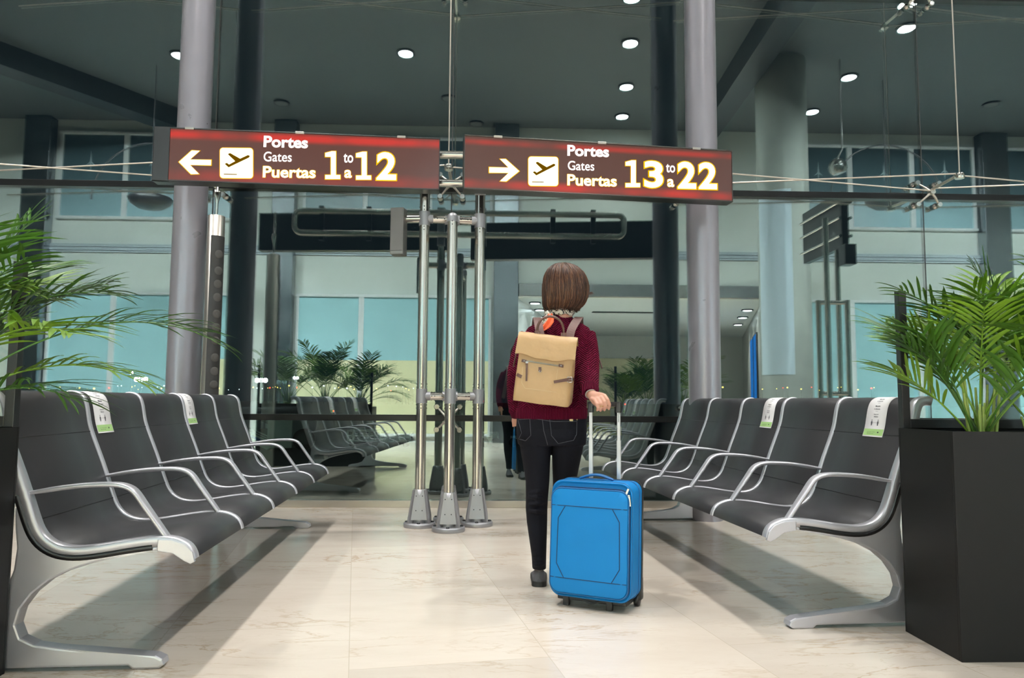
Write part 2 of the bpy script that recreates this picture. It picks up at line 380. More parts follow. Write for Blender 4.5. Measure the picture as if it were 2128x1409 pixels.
# screens on the slanted wall
SCRB = emit('blue_screen', (0.02, 0.17, 0.55), 1.6, var=0.3)
for k_, (f0, f1, za, zb) in enumerate(((0.30, 0.42, 0.95, 2.6), (0.16, 0.27, 0.95, 2.6))):
    A_ = Vector((x_op1, WB-T, 0)).lerp(Vector((xb1, YR, 0)), f0); B_ = Vector((x_op1, WB-T, 0)).lerp(Vector((xb1, YR, 0)), f1); n_ = Vector((-1, 0.1, 0)).normalized()
    t = empty('wall_screen', A_, 'blue lit upright screen on the recess wall, ' + ('farther from the opening' if k_ == 0 else 'nearer the opening'), 'screen')
    for nm_, m_, o1, o2, e_ in (('bezel', BLACK, 0.005, 0.05, 0.0), ('panel', SCRB, 0.05, 0.055, 0.04)):
        d_ = (B_-A_).normalized(); P_ = [A_+d_*e_, B_-d_*e_]; vs = [p-A_+n_*o+Vector((0,0,z)) for o in (o1, o2) for z in (za+e_, zb-e_) for p in P_]
        MB().add(vs, [(0,1,3,2),(4,6,7,5),(0,4,5,1),(2,3,7,6),(0,2,6,4),(1,5,7,3)]).build(nm_, m_, t)
# small plane shaped stickers on the upper panes
STK = mat('sticker_grey', (0.30, 0.38, 0.40), 0.5, var=0.1)
for px_, py_ in ((190,330),(320,332),(1700,352),(1836,352),(1962,348)):
    q = mir(px_, py_, WB); z_ = q.z-0.17
    o = tag(MB().prism([(-0.10,0.02),(-0.02,0.10),(0,0.34),(0.02,0.10),(0.10,0.02),(0.015,0.06),(0.0,-0.12),(-0.015,0.06)], lambda s, z, u: (q.x+s, WB+0.022+u, z_+z), 0.0, 0.004).build('plane_sticker', STK), 'small grey plane shaped sticker on an upper window', 'sticker', 'plane stickers on the upper windows')
# hoop pendants and a dome lamp, seen in the glass
for px_, lb in ((1843, 'thin hoop pendant with a dark disc in front of the right upper windows'), (312, 'thin hoop pendant with a dark disc behind the left gates sign')):
    q = mir(px_, 416, -0.6); t = empty('hoop_pendant', (q.x, -0.6, ZC), label=lb, cat='lamp'); zc = q.z-ZC; rr_ = 1.05
    MB().tube([(rr_*math.cos(PI*k_/32), 0, zc+rr_*math.sin(PI*k_/32)) for k_ in range(33)], [0.015]*33, 8).build('hoop', BLACK, t)
    MB().lathe((0,0,zc-rr_*0.0), [(0.05,-0.17),(0.22,-0.14),(0.34,-0.06),(0.38,0.02),(0.34,0.06),(0.05,0.08)], 32).build('disc', BLACK, t)
    MB().tube([(0,0,0),(0,0,zc)], [0.008]*2, 8).build('cable', BLACK, t)
q = mir(1740, 342, 0.2); t = empty('dome_lamp', (q.x, 0.2, q.z), 'small polished dome lamp on a thin rod beside the round concrete column', 'lamp')
MB().lathe((0,0,0), [(0.11,-0.16),(0.15,-0.10),(0.15,0.0),(0.10,0.08),(0.03,0.11)], 28, (-0.25,0,1)).build('dome_shade', STAINL, t)
MB().tube([(0.0,0,0.09),(0.10,0,0.28),(0.10,0,ZC-q.z)], [0.015]*3, 8).build('arm', STAINL, t)

# roof beams
def beam(p0, p1, nm, w_=0.55, h=0.55):
    a = Vector(p0); b_ = Vector(p1); d = (b_-a).normalized(); n = Vector((-d.y, d.x, 0)).normalized()
    mb = MB(); z1, z0 = ZC, ZC-h
    vs = [a-n*w_/2, a+n*w_/2, b_+n*w_/2, b_-n*w_/2]
    mb.add([Vector((v.x, v.y, z0)) for v in vs]+[Vector((v.x, v.y, z1)) for v in vs], [(3,2,1,0),(4,5,6,7),(0,1,5,4),(1,2,6,5),(2,3,7,6),(3,0,4,7)])
    return struct(nm, mb, BEAMM)
def mz(px, py, Z):
    p = atZ(px, py, Z); return Vector((p.x, 2*G-p.y, Z))
a = mz(0, 132, ZC-0.3); b_ = mz(368, 262, ZC-0.3); d = (b_-a); a = a-d*1.2; b_ = a + d*(abs((WB-a.y)/d.y))
beam(a, b_, 'beam_1', 0.45, 0.40)
a = mz(1640, 20, ZC-0.3); b_ = mz(1495, 235, ZC-0.3); d = (b_-a); a = a-d*0.9; b_ = a + d*(abs((WB-a.y)/d.y))
beam(a, b_, 'beam_2', 0.42, 0.45)

# round concrete column with a pale blue patch, seen in the glass
cyy = 0.0
cc = mir(1632, 620, cyy); crad = (mir(1682, 620, cyy).x-mir(1580, 620, cyy).x)/2
o = struct('column_1', MB().cyl((cc.x, cyy, 0), (cc.x, cyy, ZC), crad, 48), CONC)
mb = MB(); z0, z1 = mir(1625, 780, cyy).z, mir(1600, 405, cyy).z
vs = []; n = 20
for i in range(n+1):
    an = R(90+4) + R(84)*i/n
    for z in (z0, z1): vs.append((cc.x+(crad+0.004)*math.cos(an), cyy+(crad+0.004)*math.sin(an), z))
mb.add(vs, [(2*i, 2*i+2, 2*i+3, 2*i+1) for i in range(n)], True)
mb.build('pale_patch', PATCHB, o)

# painted steel columns in front of the facade
for i, (px, lab) in enumerate(((379.5, 'left'), (1465, 'right'))):
    YC = 5.76; p = atY(px, 820, YC)
    o = MB().cyl((p.x, YC, 0), (p.x, YC, ZC), 0.123, 48).build('steel_column', COLPAINT)
    tag(o, 'grey painted round steel column rising behind the %s bench' % lab, 'column', 'round steel columns before the glass'); o['kind'] = 'thing'

# ------------------------------------------------------------------ ceiling lamps
LENS = emit('lit_lamp_lens', (0.93, 0.98, 1.0), 22.0)
LENSOFF = mat('unlit_lamp_lens', (0.25, 0.25, 0.24), 0.2)
def downlight(x, y, lit=True, z=None, label=None, energy=None, group='downlights in the hall ceiling', r=0.13):
    z = z if z is not None else ZC
    t = empty('downlight', (x, y, z), label, 'ceiling light', group)
    MB().lathe((0,0,-0.03), [(r+0.035, 0.0), (r+0.03, 0.03), (r, 0.03), (r-0.01, 0.0)][::1], 28).build('trim_ring', BLACK, t)
    MB().lathe((0,0,-0.034), [(r-0.005, 0.0), (r-0.005, 0.006)], 28).build('lens', LENS if lit else LENSOFF, t)
    if lit:
        ld = bpy.data.lights.new('downlight_lamp', 'SPOT'); ld.energy = DOWN_E if energy is None else energy
        ld.spot_size = R(118); ld.spot_blend = 0.85; ld.shadow_soft_size = 0.075; ld.color = (1.0, 0.965, 0.92)
        lo = bpy.data.objects.new('downlight_lamp', ld); COL.objects.link(lo); lo.parent = t; lo.location = (0, 0, -0.06)
    return t
seen = [((843,108), 'lit downlight above the left gates sign'), ((1310,87), 'highest lit downlight of the centre right column of lamps'),
        ((1302,178), 'middle lit downlight of the centre right column of lamps'), ((1293,240), 'lowest lit downlight, just above the pale bulkhead'),
        ((1885,55), 'highest lit downlight near the top right corner'), ((1765,158), 'lit downlight right of the round concrete column'),
        ((1688,230), 'lit downlight above the right upper windows'), ((372,112), 'lit downlight half hidden by the left steel column')]
for (px, py), lb in seen:
    p = mz(px, py, ZC); p.y = max(p.y, WB+0.25); downlight(p.x, p.y, True, label=lb, energy=DOWN_E*0.3)
for (px, py), lb in (((933,202), 'unlit downlight behind the middle hanging cable'), ((585,212), 'unlit downlight above the left gates sign'),
                     ((2060,215), 'unlit downlight above the far right dark pilaster'), ((990,258), 'unlit downlight between the two gates signs')):
    p = mz(px, py, ZC); p.y = max(p.y, WB+0.25); downlight(p.x, p.y, False, label=lb)
for x in (-5.9, -1.9, 2.1, 6.3):
    for y in (2.1, 3.8, 5.4):
        downlight(x, y, True, label='downlight in the ceiling over the seating', group='downlights over the seating', energy=DOWN_E*(1.0 if abs(x) < 3 else 0.7))
# recess lamps
for px, yy in ((1112,-4.3),(1122,-5.6),(1130,-7.2),(1137,-9.0),(1553,-5.2),(1543,-6.8),(1533,-8.6)):
    p = mir(px, 620, yy)
    downlight(p.x, p.y, True, z=zF0, label='small downlight in the recess ceiling', energy=1000, group='downlights in the recess ceiling', r=0.11)
# added fill lights, out of view under the ceiling, to brighten the back wall
FILL_STRIP = emit('wall_fill_glow', (0.92, 0.98, 1.0), 9.0)
for i, x in enumerate((-8.0, -4.4, 0.1, 3.2, 8.2, 11.0)):
    t = empty('wall_fill', (x, 3.7, ZC-0.12), 'added unseen fill light under the ceiling, brightening the back wall', 'ceiling light', 'added wall fill lights')
    MB().box((0,0,0.03), (2.4, 0.16, 0.10), bevel=0.01).build('housing', BLACK, t)
    MB().box((0,-0.02,-0.025), (2.3, 0.10, 0.012)).build('fill_strip', FILL_STRIP, t)
    ld = bpy.data.lights.new('wall_fill_lamp', 'AREA'); ld.shape = 'RECTANGLE'; ld.size = 2.3; ld.size_y = 0.12; ld.energy = WALL_FILL_E; ld.color = (0.93, 0.98, 1.0); ld.spread = R(75)
    lo = bpy.data.objects.new('wall_fill_lamp', ld); COL.objects.link(lo); lo.parent = t; lo.location = (0, -0.06, -0.06)
    dirv = Vector((0, WB-3.7, 1.6-ZC)); lo.rotation_euler = dirv.to_track_quat('-Z', 'Y').to_euler()

# ================================================================== BENCHES
PROF = [(0.0,0.358),(0.004,0.375),(0.018,0.398),(0.045,0.416),(0.085,0.427),(0.14,0.428),(0.22,0.418),(0.30,0.405),(0.37,0.397),(0.42,0.400),(0.455,0.411),(0.485,0.432),(0.507,0.462),
        (0.525,0.505),(0.545,0.560),(0.570,0.628),(0.595,0.690),(0.617,0.745),(0.632,0.790),(0.641,0.835),(0.649,0.872),(0.662,0.902),(0.684,0.919),(0.712,0.924),(0.735,0.918)]
def resamp(P, n_per=3):
    out = []
    for i in range(len(P)-1):
        p0 = Vector(P[max(i-1,0)]); p1 = Vector(P[i]); p2 = Vector(P[i+1]); p3 = Vector(P[min(i+2,len(P)-1)])
        for k in range(n_per):
            t = k/n_per
            out.append(0.5*((2*p1)+(p2-p0)*t+(2*p0-5*p1+4*p2-p3)*t*t+(3*p1-p0-3*p2+p3)*t*t*t))
    out.append(Vector(P[-1])); return out
PR = resamp(PROF, 3)
def normals(P):
    N = []
    for i in range(len(P)):
        t = P[min(i+1,len(P)-1)]-P[max(i-1,0)]; t.normalize(); N.append(Vector((-t.y, t.x)))
    return N
PN = normals(PR)          # points up / forward (away from the shell underside)
def prof_slice(z_or_s0, z_or_s1):
    return [i for i in range(len(PR)) if z_or_s0 <= i <= z_or_s1]
i_seat_end = min(range(len(PR)), key=lambda i: abs(PR[i].y-0.488) + (0 if PR[i].x > 0.45 else 9))
i_back_end = min(range(len(PR)), key=lambda i: abs(PR[i].y-0.765))
def shell(mb, fn, i0, i1, u0, u1, top, bot, round_edge=True):
    """a sheet following the profile between index i0..i1, from u0 to u1, offset top above / bot below"""
    idx = range(i0, i1+1)
    e = 0.004
    ring = []
    for i in idx:
        p, n = PR[i], PN[i]
        a = p+n*top; b = p+n*bot; m1 = p+n*(top-e)
        ring.append([fn(u0, m1.x, m1.y), fn(u0+e, a.x, a.y), fn(u1-e, a.x, a.y), fn(u1, m1.x, m1.y), fn(u1, b.x, b.y), fn(u0, b.x, b.y)])
    mb.rings(ring)
    return mb
LEG = [(0.10,0.0),(0.085,0.012),(0.09,0.030),(0.115,0.042),(0.20,0.050),(0.32,0.062),(0.43,0.074),(0.50,0.086),(0.545,0.108),(0.562,0.150),(0.550,0.200),(0.515,0.250),(0.465,0.292),(0.40,0.325),(0.32,0.350),(0.22,0.370),(0.12,0.388),
       (0.12,0.400),(0.30,0.375),(0.40,0.368),(0.46,0.380),(0.50,0.405),(0.525,0.445),(0.545,0.50),(0.556,0.535),
       (0.585,0.53),(0.580,0.46),(0.572,0.40),(0.578,0.33),(0.60,0.26),(0.632,0.19),(0.655,0.12),(0.69,0.07),(0.76,0.045),(0.84,0.034),(0.87,0.022),(0.87,0.0),(0.74,0.0),(0.72,0.012),(0.20,0.012),(0.185,0.0)]
ARM = [(0.098,0.424),(0.135,0.475),(0.175,0.530),(0.205,0.572),(0.228,0.592),(0.262,0.603),(0.31,0.605),(0.38,0.602),(0.45,0.594),(0.52,0.583),(0.560,0.577)]
NSEAT = 5
def bench(origin, du, ds, pitch, label, name='beam_bench'):
    """origin: near front tip corner on the floor; du along the row away from the camera; ds towards the back"""
    t = empty(name, origin, label, 'bench')
    def fn(u, s, z): return du*u + ds*s + Vector((0,0,z))
    dw = 0.026
    for k in range(NSEAT):
        u0, u1 = k*pitch+dw/2+0.002, (k+1)*pitch-dw/2-0.002
        se = shell(MB(), fn, 0, i_seat_end, u0, u1, 0.0, -0.022); se.build('seat', SEATM, t)
        b = shell(MB(), fn, i_seat_end, i_back_end, u0, u1, 0.0, -0.018); bo = b.build('backrest', SEATM, t)
        for ii in (i_seat_end, i_back_end):
            p_ = PR[ii]-PN[ii]*0.0022; MB().tube([fn(u0+0.001, p_.x, p_.y), fn(u1-0.001, p_.x, p_.y)], [0.0033]*2, 8).build('joint_groove', BLACK, bo)
        h = shell(MB(), fn, i_back_end, len(PR)-1, u0, u1, 0.0, -0.018); h.build('headrest', SEATM, t)
    for k in range(NSEAT+1):
        u = k*pitch
        end = k in (0, NSEAT)
        w0, w1 = (u-dw/2, u+dw/2)
        if k == 0: w0 = u-0.030
        if k == NSEAT: w1 = u+0.030
        rail = shell(MB(), fn, 0, len(PR)-1, w0, w1, 0.005, -0.030); fr = rail.build('side_rail', ALU, t)
        if k == 0:
            # black groove along the outer face of the end rail
            g = MB(); ids = [i for i in range(len(PR)) if PR[i].x > 0.12 and PR[i].y < 0.60]
            ring = []
            for i in ids:
                p, n = PR[i], PN[i]; a = p-n*0.022; b = p-n*0.040
                ring.append([fn(w0-0.001, a.x, a.y), fn(w0-0.001, b.x, b.y), fn(w0+0.012, b.x, b.y), fn(w0+0.012, a.x, a.y)])
            g.rings(ring); g.build('groove', BLACK, fr)
            # front end cap
            c = MB(); c.prism([(-0.004,0.350),(0.004,0.382),(0.03,0.408),(0.075,0.424),(0.12,0.425),(0.12,0.386),(0.07,0.378),(0.03,0.352),(0.01,0.343)], lambda s, z, q: fn(q, s, z), w0-0.006, w0+0.01, 0.003)
            c.build('end_cap', ALU, fr)
        # armrest: flat section blade
        ar = resamp(ARM, 4); pts = []
        rr = []
        for i, p in enumerate(ar):
            f = i/(len(ar)-1)
            wdt = 0.018+0.006*math.sin(PI*min(1, f*1.3)); th = 0.0085 if f < 0.85 else 0.0085-(f-0.85)/0.15*0.003
            rr.append((wdt if True else th, th)); pts.append(fn(u, p.x, p.y))
        m_ = MB()
        # section axes: x along du, y in the profile plane
        ring = []
        for i, p in enumerate(ar):
            tt = ar[min(i+1,len(ar)-1)]-ar[max(i-1,0)]; tt.normalize(); nn = Vector((-tt.y, tt.x)); wx, th = rr[i]
            row = []
            for j in range(14):
                a = 2*PI*j/14; cx = math.copysign(abs(math.cos(a))**0.6, math.cos(a))*wx; cz = math.copysign(abs(math.sin(a))**0.6, math.sin(a))*th
                q = p+nn*cz; row.append(fn(u+cx, q.x, q.y))
            ring.append(row)
        m_.rings(ring); m_.build('armrest', ALU, t)
    # beam carrying the seats
    MB().prism([(0.40,0.325),(0.40,0.365),(0.50,0.365),(0.50,0.325)], lambda s, z, q: fn(q, s, z), 0.0, NSEAT*pitch, 0.008).build('beam', ALUD, t)
    for u in (0.0, NSEAT*pitch-0.16):
        lg = MB().prism(LEG, lambda s, z, q: fn(q, s, z), u-0.028, u+0.028, 0.007).build('leg', ALU, t)
        # foot pads
        for s_ in (0.14, 0.80):
            c0 = fn(u, s_, 0.0); MB().lathe(c0, [(0.024,0.0),(0.024,0.006),(0.018,0.012)], 20).build('foot_pad', BLACK, lg)
    return t, fn
def row_frame(pn, pf, sgn):
    a = atZ(*pn, 0.43); b = atZ(*pf, 0.43); d = b-a; L = d.length; d.normalize(); d.z = 0
    ds = Vector((d.y, -d.x, 0))*sgn
    o = a - ds*0.10; o.z = 0
    return o, d, ds, L/NSEAT
oL, duL, dsL, piL = row_frame((348,1114), (652.7,964), -1)
oR, duR, dsR, piR = row_frame((1636,1077), (1279,958.6), 1)
bL, fnL = bench(oL, duL, dsL, piL, 'left row of five charcoal airport seats with cast aluminium arms')
bR, fnR = bench(oR, duR, dsR, piR, 'right row of five charcoal airport seats beside the right planter')

# ------------------------------------------------------------------ distancing notices taped over the seat backs
PAPER = mat('white_paper', (0.86, 0.86, 0.87), 0.6, var=0.02)
GREENP = mat('green_print', (0.36, 0.58, 0.22), 0.6, var=0.04)
INK = mat('black_print', (0.02, 0.02, 0.03), 0.6, var=0.1)
REDINK = mat('red_print', (0.75, 0.16, 0.20), 0.6, var=0.1)
BLUEINK = mat('lilac_print', (0.40, 0.42, 0.75), 0.6, var=0.1)
def text2d(s, bold=0.0, extr=0.0):
    cu = bpy.data.curves.new('t', 'FONT'); cu.body = s; cu.size = 1.0; cu.offset = bold; cu.fill_mode = 'FRONT'; cu.resolution_u = 5
    o = bpy.data.objects.new('t', cu); COL.objects.link(o)
    dg = bpy.context.evaluated_depsgraph_get(); dg.update()
    me = bpy.data.meshes.new_from_object(o.evaluated_get(dg))
    vs = [(v.co.x, v.co.y) for v in me.vertices]; fs = [tuple(p.vertices) for p in me.polygons]
    bpy.data.objects.remove(o); bpy.data.curves.remove(cu); bpy.data.meshes.remove(me)
    return vs, fs
def arc_prof():
    L = [0.0]
    for i in range(1, len(PR)): L.append(L[-1]+(PR[i]-PR[i-1]).length)
    return L
AL = arc_prof()
def on_prof(l, off):
    for i in range(1, len(PR)):
        if AL[i] >= l or i == len(PR)-1:
            f = (l-AL[i-1])/(AL[i]-AL[i-1]); p = PR[i-1].lerp(PR[i], f); n = PN[i-1].lerp(PN[i], f); return p+n*off
def notice(origin, fn, uc, label, flip):
    t = empty('distancing_notice', origin, label, 'notice')
    top = AL[-1]-0.005; H = 0.236; bot = top-H; W = 0.150
    sg = -1 if flip else 1; xk = 1.0
    def q(x, y, off=0.0025):   # x from the centre to the reader's right, y up from the bottom of the sheet
        p = on_prof(bot+y, off); return fn(uc+sg*x*xk, p.x, p.y)
    mb = MB(); n = 26
    vs = []; 
    for i in range(n+1):
        for x in (-W/2, W/2): vs.append(q(x, H*i/n, 0.0026))
    for i in range(n+1):
        for x in (-W/2, W/2): vs.append(q(x, H*i/n, 0.0018))
    o2 = (n+1)*2
    fs = [(2*i, 2*i+1, 2*i+3, 2*i+2) for i in range(n)]+[(o2+2*i, o2+2*i+2, o2+2*i+3, o2+2*i+1) for i in range(n)]
    fs += [(2*i, 2*i+2, o2+2*i+2, o2+2*i) for i in range(n)]+[(2*i+1, o2+2*i+1, o2+2*i+3, 2*i+3) for i in range(n)]
    mb.add(vs, fs, True); mb.build('sheet', PAPER, t, fix=True)
    g = MB(); vs = []
    for i in range(5):
        for x in (-W/2+0.003, W/2-0.003): vs.append(q(x, 0.006+0.030*i/4, 0.0031))
    g.add(vs, [(2*i, 2*i+1, 2*i+3, 2*i+2) for i in range(4)]); g.build('green_footer', GREENP, t)
    def wr(mb, s, yc, h, wmax, bold=0.02, xc=0.0):
        vs, fs = text2d(s, bold); x0 = min(v[0] for v in vs); x1 = max(v[0] for v in vs)
        sc = min(h/0.72, wmax/(x1-x0)); sx_ = 1.3
        sc *= 0.93
        mb.add([q(((v[0]-(x0+x1)/2)*sc+xc)*sx_, yc*0.9+v[1]*sc-h*0.5, 0.0034) for v in vs], fs)
    k = MB()
    wr(k, 'Mantén', 0.198, 0.008, 0.03); wr(k, 'la distància', 0.184, 0.007, 0.034)
    wr(k, 'Mantén', 0.157, 0.008, 0.03, 0.02); wr(k, 'la distancia', 0.143, 0.008, 0.036, 0.02)
    wr(k, 'Keep your', 0.116, 0.007, 0.03); wr(k, 'distance', 0.104, 0.007, 0.026)
    wr(k, 'aena   Mantén la distancia', 0.026, 0.005, 0.05, 0.0, -0.012); wr(k, 'seguretat y salut', 0.018, 0.005, 0.04, 0.0, -0.016)
    for y in (0.154, 0.117): k.add([q(-0.009,y,0.0034),q(0.009,y,0.0034),q(0.009,y+0.0008,0.0034),q(-0.009,y+0.0008,0.0034)], [(0,1,2,3)])
    for x in (-0.026, 0.020):      # two small standing figures with a distance line
        for a, b, c, d in ((-0.003,0.052,0.003,0.072),(-0.002,0.074,0.002,0.079),(-0.006,0.060,-0.0045,0.070),(0.0045,0.060,0.006,0.070)):
            fg = MB() if a == -0.003 else fg
            fg.add([q(x+a,b,0.0034),q(x+c,b,0.0034),q(x+c,d,0.0034),q(x+a,d,0.0034)], [(0,1,2,3)])
        fg.build('standing_figure', INK, t)
    k.add([q(-0.017,0.0650,0.0034),q(0.011,0.0650,0.0034),q(0.011,0.0657,0.0034),q(-0.017,0.0657,0.0034)], [(0,1,2,3)])
    k.add([q(0.030,0.018,0.0034),q(0.040,0.018,0.0034),q(0.040,0.024,0.0034),q(0.030,0.024,0.0034)], [(0,1,2,3)])
    k.build('black_text', INK, t)
    r = MB(); wr(r, 'COVID-19', 0.237, 0.007, 0.03, 0.03, 0.018)
    r.add([q(-0.010,0.211,0.0034),q(0.008,0.211,0.0034),q(0.008,0.2125,0.0034),q(-0.010,0.2125,0.0034)], [(0,1,2,3)])
    r.add([q(0.002,0.214,0.0034),q(0.008,0.214,0.0034),q(0.007,0.226,0.0034),q(0.005,0.226,0.0034)], [(0,1,2,3)])
    r.build('red_text', REDINK, t)
    b = MB(); wr(b, 'atención', 0.237, 0.006, 0.024, 0.0, -0.018); b.build('lilac_text', BLUEINK, t)
    return t
# seats counted from the near end of each row
notice(oL, fnL, 0.70, 'white notice with green footer on the left row, second seat from the near end', False)
notice(oL, fnL, 1.83, 'white notice with green footer on the left row, second seat from the glass', False)
notice(oR, fnR, 0.224, 'white notice with green footer on the right row, seat next to the planter', True)
notice(oR, fnR, 1.298, 'white notice with green footer on the middle seat of the right row', True)

# ================================================================== STANCHION AND GATE SIGNS
YP = {'left': 5.42, 'front': 5.24, 'right': 5.47, 'back': 5.65}
pl = atY(872, 1075, YP['left']); pf = atY(932, 1080, YP['front']); pr = atY(991, 1070, YP['right'])
pb = Vector((pl.x+pr.x-pf.x, YP['back'], 0))
zc_hi = atY(884, 455, YP['left']).z; zc_lo = atY(877, 823, YP['left']).z
zft = atY(932, 437, YP['front']).z
ST = empty('sign_stanchion', (pf.x, 5.45, 0), 'polished steel four-pole stanchion with grey cast feet carrying the gates signs', 'sign stand')
loc = Vector((pf.x, 5.45, 0))
def rel(p): return Vector(p)-loc
zs_top = 2.70
RP = 0.037
def screws(mb, x, y, z, r, horizontal=False):
    for a in (0, 90, 180, 270):
        for dz_ in (-0.012, 0.012):
            if not horizontal:
                c = Vector((x+math.cos(R(a))*r, y+math.sin(R(a))*r, z+dz_)); n = Vector((math.cos(R(a)), math.sin(R(a)), 0))
            else:
                c = Vector((x+dz_, y+math.sin(R(a))*r, z+math.cos(R(a))*r)); n = Vector((0, math.sin(R(a)), math.cos(R(a))))
            mb.lathe(rel(c-n*0.001), [(0.004,0),(0.004,0.003),(0.002,0.004)], 8, n)
for nm, p, zt in (('left', pl, zs_top), ('front', pf, zft-0.05), ('right', pr, zs_top), ('back', pb, zs_top-0.4)):
    pole = MB().tube([rel((p.x,p.y,0.20)), rel((p.x,p.y,zt))], [RP, RP], 32).build('pole', STEEL, ST)
    sc = MB()
    for z in (zc_hi+0.075, zc_hi-0.075, zc_lo+0.075, zc_lo-0.075):
        if z < zt: screws(sc, p.x, p.y, z, RP)
    sc.build('screw_heads', BLACK, pole)
    # cast foot: round plate, tapered ribbed cone
    ft = MB()
    ft.lathe(rel((p.x,p.y,0)), [(0.112,0.0),(0.114,0.004),(0.114,0.026),(0.108,0.032),(0.06,0.033)], 40)
    core = []
    for zz, rr in ((0.03,0.062),(0.10,0.055),(0.20,0.046),(0.262,0.043)): core.append((rr, zz))
    ft.lathe(rel((p.x,p.y,0)), core+[(0.036,0.264)], 32)
    for a in (45, 135, 225, 315):      # four fins
        d = Vector((math.cos(R(a)), math.sin(R(a)), 0)); q = Vector((-d.y, d.x, 0))
        poly = [(0.03,0.03),(0.108,0.03),(0.104,0.075),(0.062,0.262),(0.03,0.262)]
        ft.prism(poly, lambda s, z, u, d=d, q=q, p=p: rel((p.x,p.y,0))+d*s+q*u+Vector((0,0,z)), -0.007, 0.007, 0.002)
    for a in (0, 90, 180, 270):        # flat webs between the fins
        d = Vector((math.cos(R(a)), math.sin(R(a)), 0)); q = Vector((-d.y, d.x, 0))
        vs = [d*0.066-q*0.060+Vector((0,0,0.055)), d*0.066+q*0.060+Vector((0,0,0.055)), d*0.040+q*0.038+Vector((0,0,0.262)), d*0.040-q*0.038+Vector((0,0,0.262))]
        vs = [rel((p.x,p.y,0))+v for v in vs]; ft.add(vs+[v-d*0.02 for v in vs], [(0,1,2,3),(4,7,6,5),(0,4,5,1),(1,5,6,2),(2,6,7,3),(3,7,4,0)])
    fo = ft.build('foot', CASTGREY, ST)
    bo = MB()
    for a in (0, 90, 180, 270):
        d = Vector((math.cos(R(a)), math.sin(R(a)), 0)); q = Vector((-d.y, d.x, 0))
        bo.lathe(rel((p.x,p.y,0.03))+d*0.092, [(0.012,0),(0.012,0.008),(0.006,0.012)], 12)
        for zz in (0.12, 0.22):
            for e in (-0.022, 0.022): bo.lathe(rel((p.x,p.y,zz))+d*(0.066-(zz-0.055)*0.126)+q*e, [(0.004,0),(0.004,0.002)], 8, d)
    bo.build('bolts', BLACK, fo)
# domed cap of the front pole
hem = [(RP+0.002, 0.0), (RP+0.002, 0.030)] + [((RP+0.002)*math.cos(R(a)), 0.030+(RP+0.002)*math.sin(R(a))) for a in (15,30,45,60,75,86)]
MB().lathe(rel((pf.x,pf.y,zft-0.085)), hem, 32).build('domed_cap', CASTGREY, ST)
# cross tubes and sleeves
def cross(a, b, z, ext_a=0.0):
    d = (b-a).normalized(); s = a-d*ext_a
    t_ = MB().tube([rel((s.x,s.y,z)), rel((b.x,b.y,z))], [0.029,0.029], 28).build('cross_tube', STEEL, ST)
    sc = MB(); L = (b-a).length
    for f in (0.20, 0.38, 0.62, 0.80):
        c = a+(b-a)*f
        for dz_ in (0.0295, -0.0295):
            for e in (-0.011, 0.011): sc.lathe(rel((c.x+d.x*e, c.y+d.y*e, z+dz_)), [(0.004,-0.002),(0.004,0.002)], 8)
        n = Vector((d.y, -d.x, 0))
        for e in (-0.011, 0.011): sc.lathe(rel((c.x+d.x*e, c.y+d.y*e, z))+n*0.028, [(0.004,0),(0.004,0.003)], 8, n)
    sc.build('screw_heads', BLACK, t_)
for z in (zc_hi, zc_lo):
    a_, b_, c_, d_ = (Vector((q.x,q.y,0)) for q in (pl, pf, pr, pb))
    cross(a_, c_, z); cross(b_, d_, min(z, zft-0.13))
    mid = (a_+c_)/2; MB().tube([rel((mid.x-0.055, mid.y, z)), rel((mid.x+0.055, mid.y, z))], [0.034]*2, 28).build('sleeve', CASTGREY, ST)
    for p in (pl, pr, pb) + (() if z == zc_hi else (pf,)):
        sv = MB().tube([rel((p.x,p.y,z-0.052)), rel((p.x,p.y,z+0.052))], [RP+0.0035]*2, 32)
        for q in (mid,):
            dd = Vector((q.x-p.x, q.y-p.y, 0))
            if 0.1 < dd.length < 0.40: dd.normalize(); sv.tube([rel((p.x,p.y,z)), rel((p.x,p.y,z))+dd*0.062], [0.034,0.0315], 28)
        sv.build('sleeve', CASTGREY, ST)
# bracket arm to the speaker
dirl = Vector((-1, 0.12, 0)).normalized()
MB().tube([rel((pl.x,pl.y,zc_hi)), rel((pl.x,pl.y,zc_hi))+dirl*0.17], [0.029]*2, 28).build('cross_tube', STEEL, ST)

# speaker box on the bracket
sp0 = atY(828, 482, 5.40); zt_, zb_ = atY(828, 433, 5.40).z, atY(828, 530, 5.40).z
SPK = mat('perforated_speaker_grille', (0.165, 0.160, 0.155), 0.5, 0.3, bump=(900, 0.9, 0.002), var=0.1)
Rz = Matrix.Rotation(R(-10), 3, 'Z')
t = empty('box_speaker', (sp0.x, 5.42, zb_), 'grey perforated box speaker on the left end of the stanchion crossbar', 'speaker')
MB().box((0,0,(zt_-zb_)/2), (0.098,0.11,zt_-zb_), Rz, bevel=0.008).build('cabinet', mat('speaker_cabinet', (0.17,0.165,0.16), 0.45, 0.2, bump=(400,0.2,0.001)), t)
MB().box(Rz@Vector((0,-0.056,(zt_-zb_)/2+0.012)), (0.086,0.006,zt_-zb_-0.03), Rz, bevel=0.002).build('grille', SPK, t)

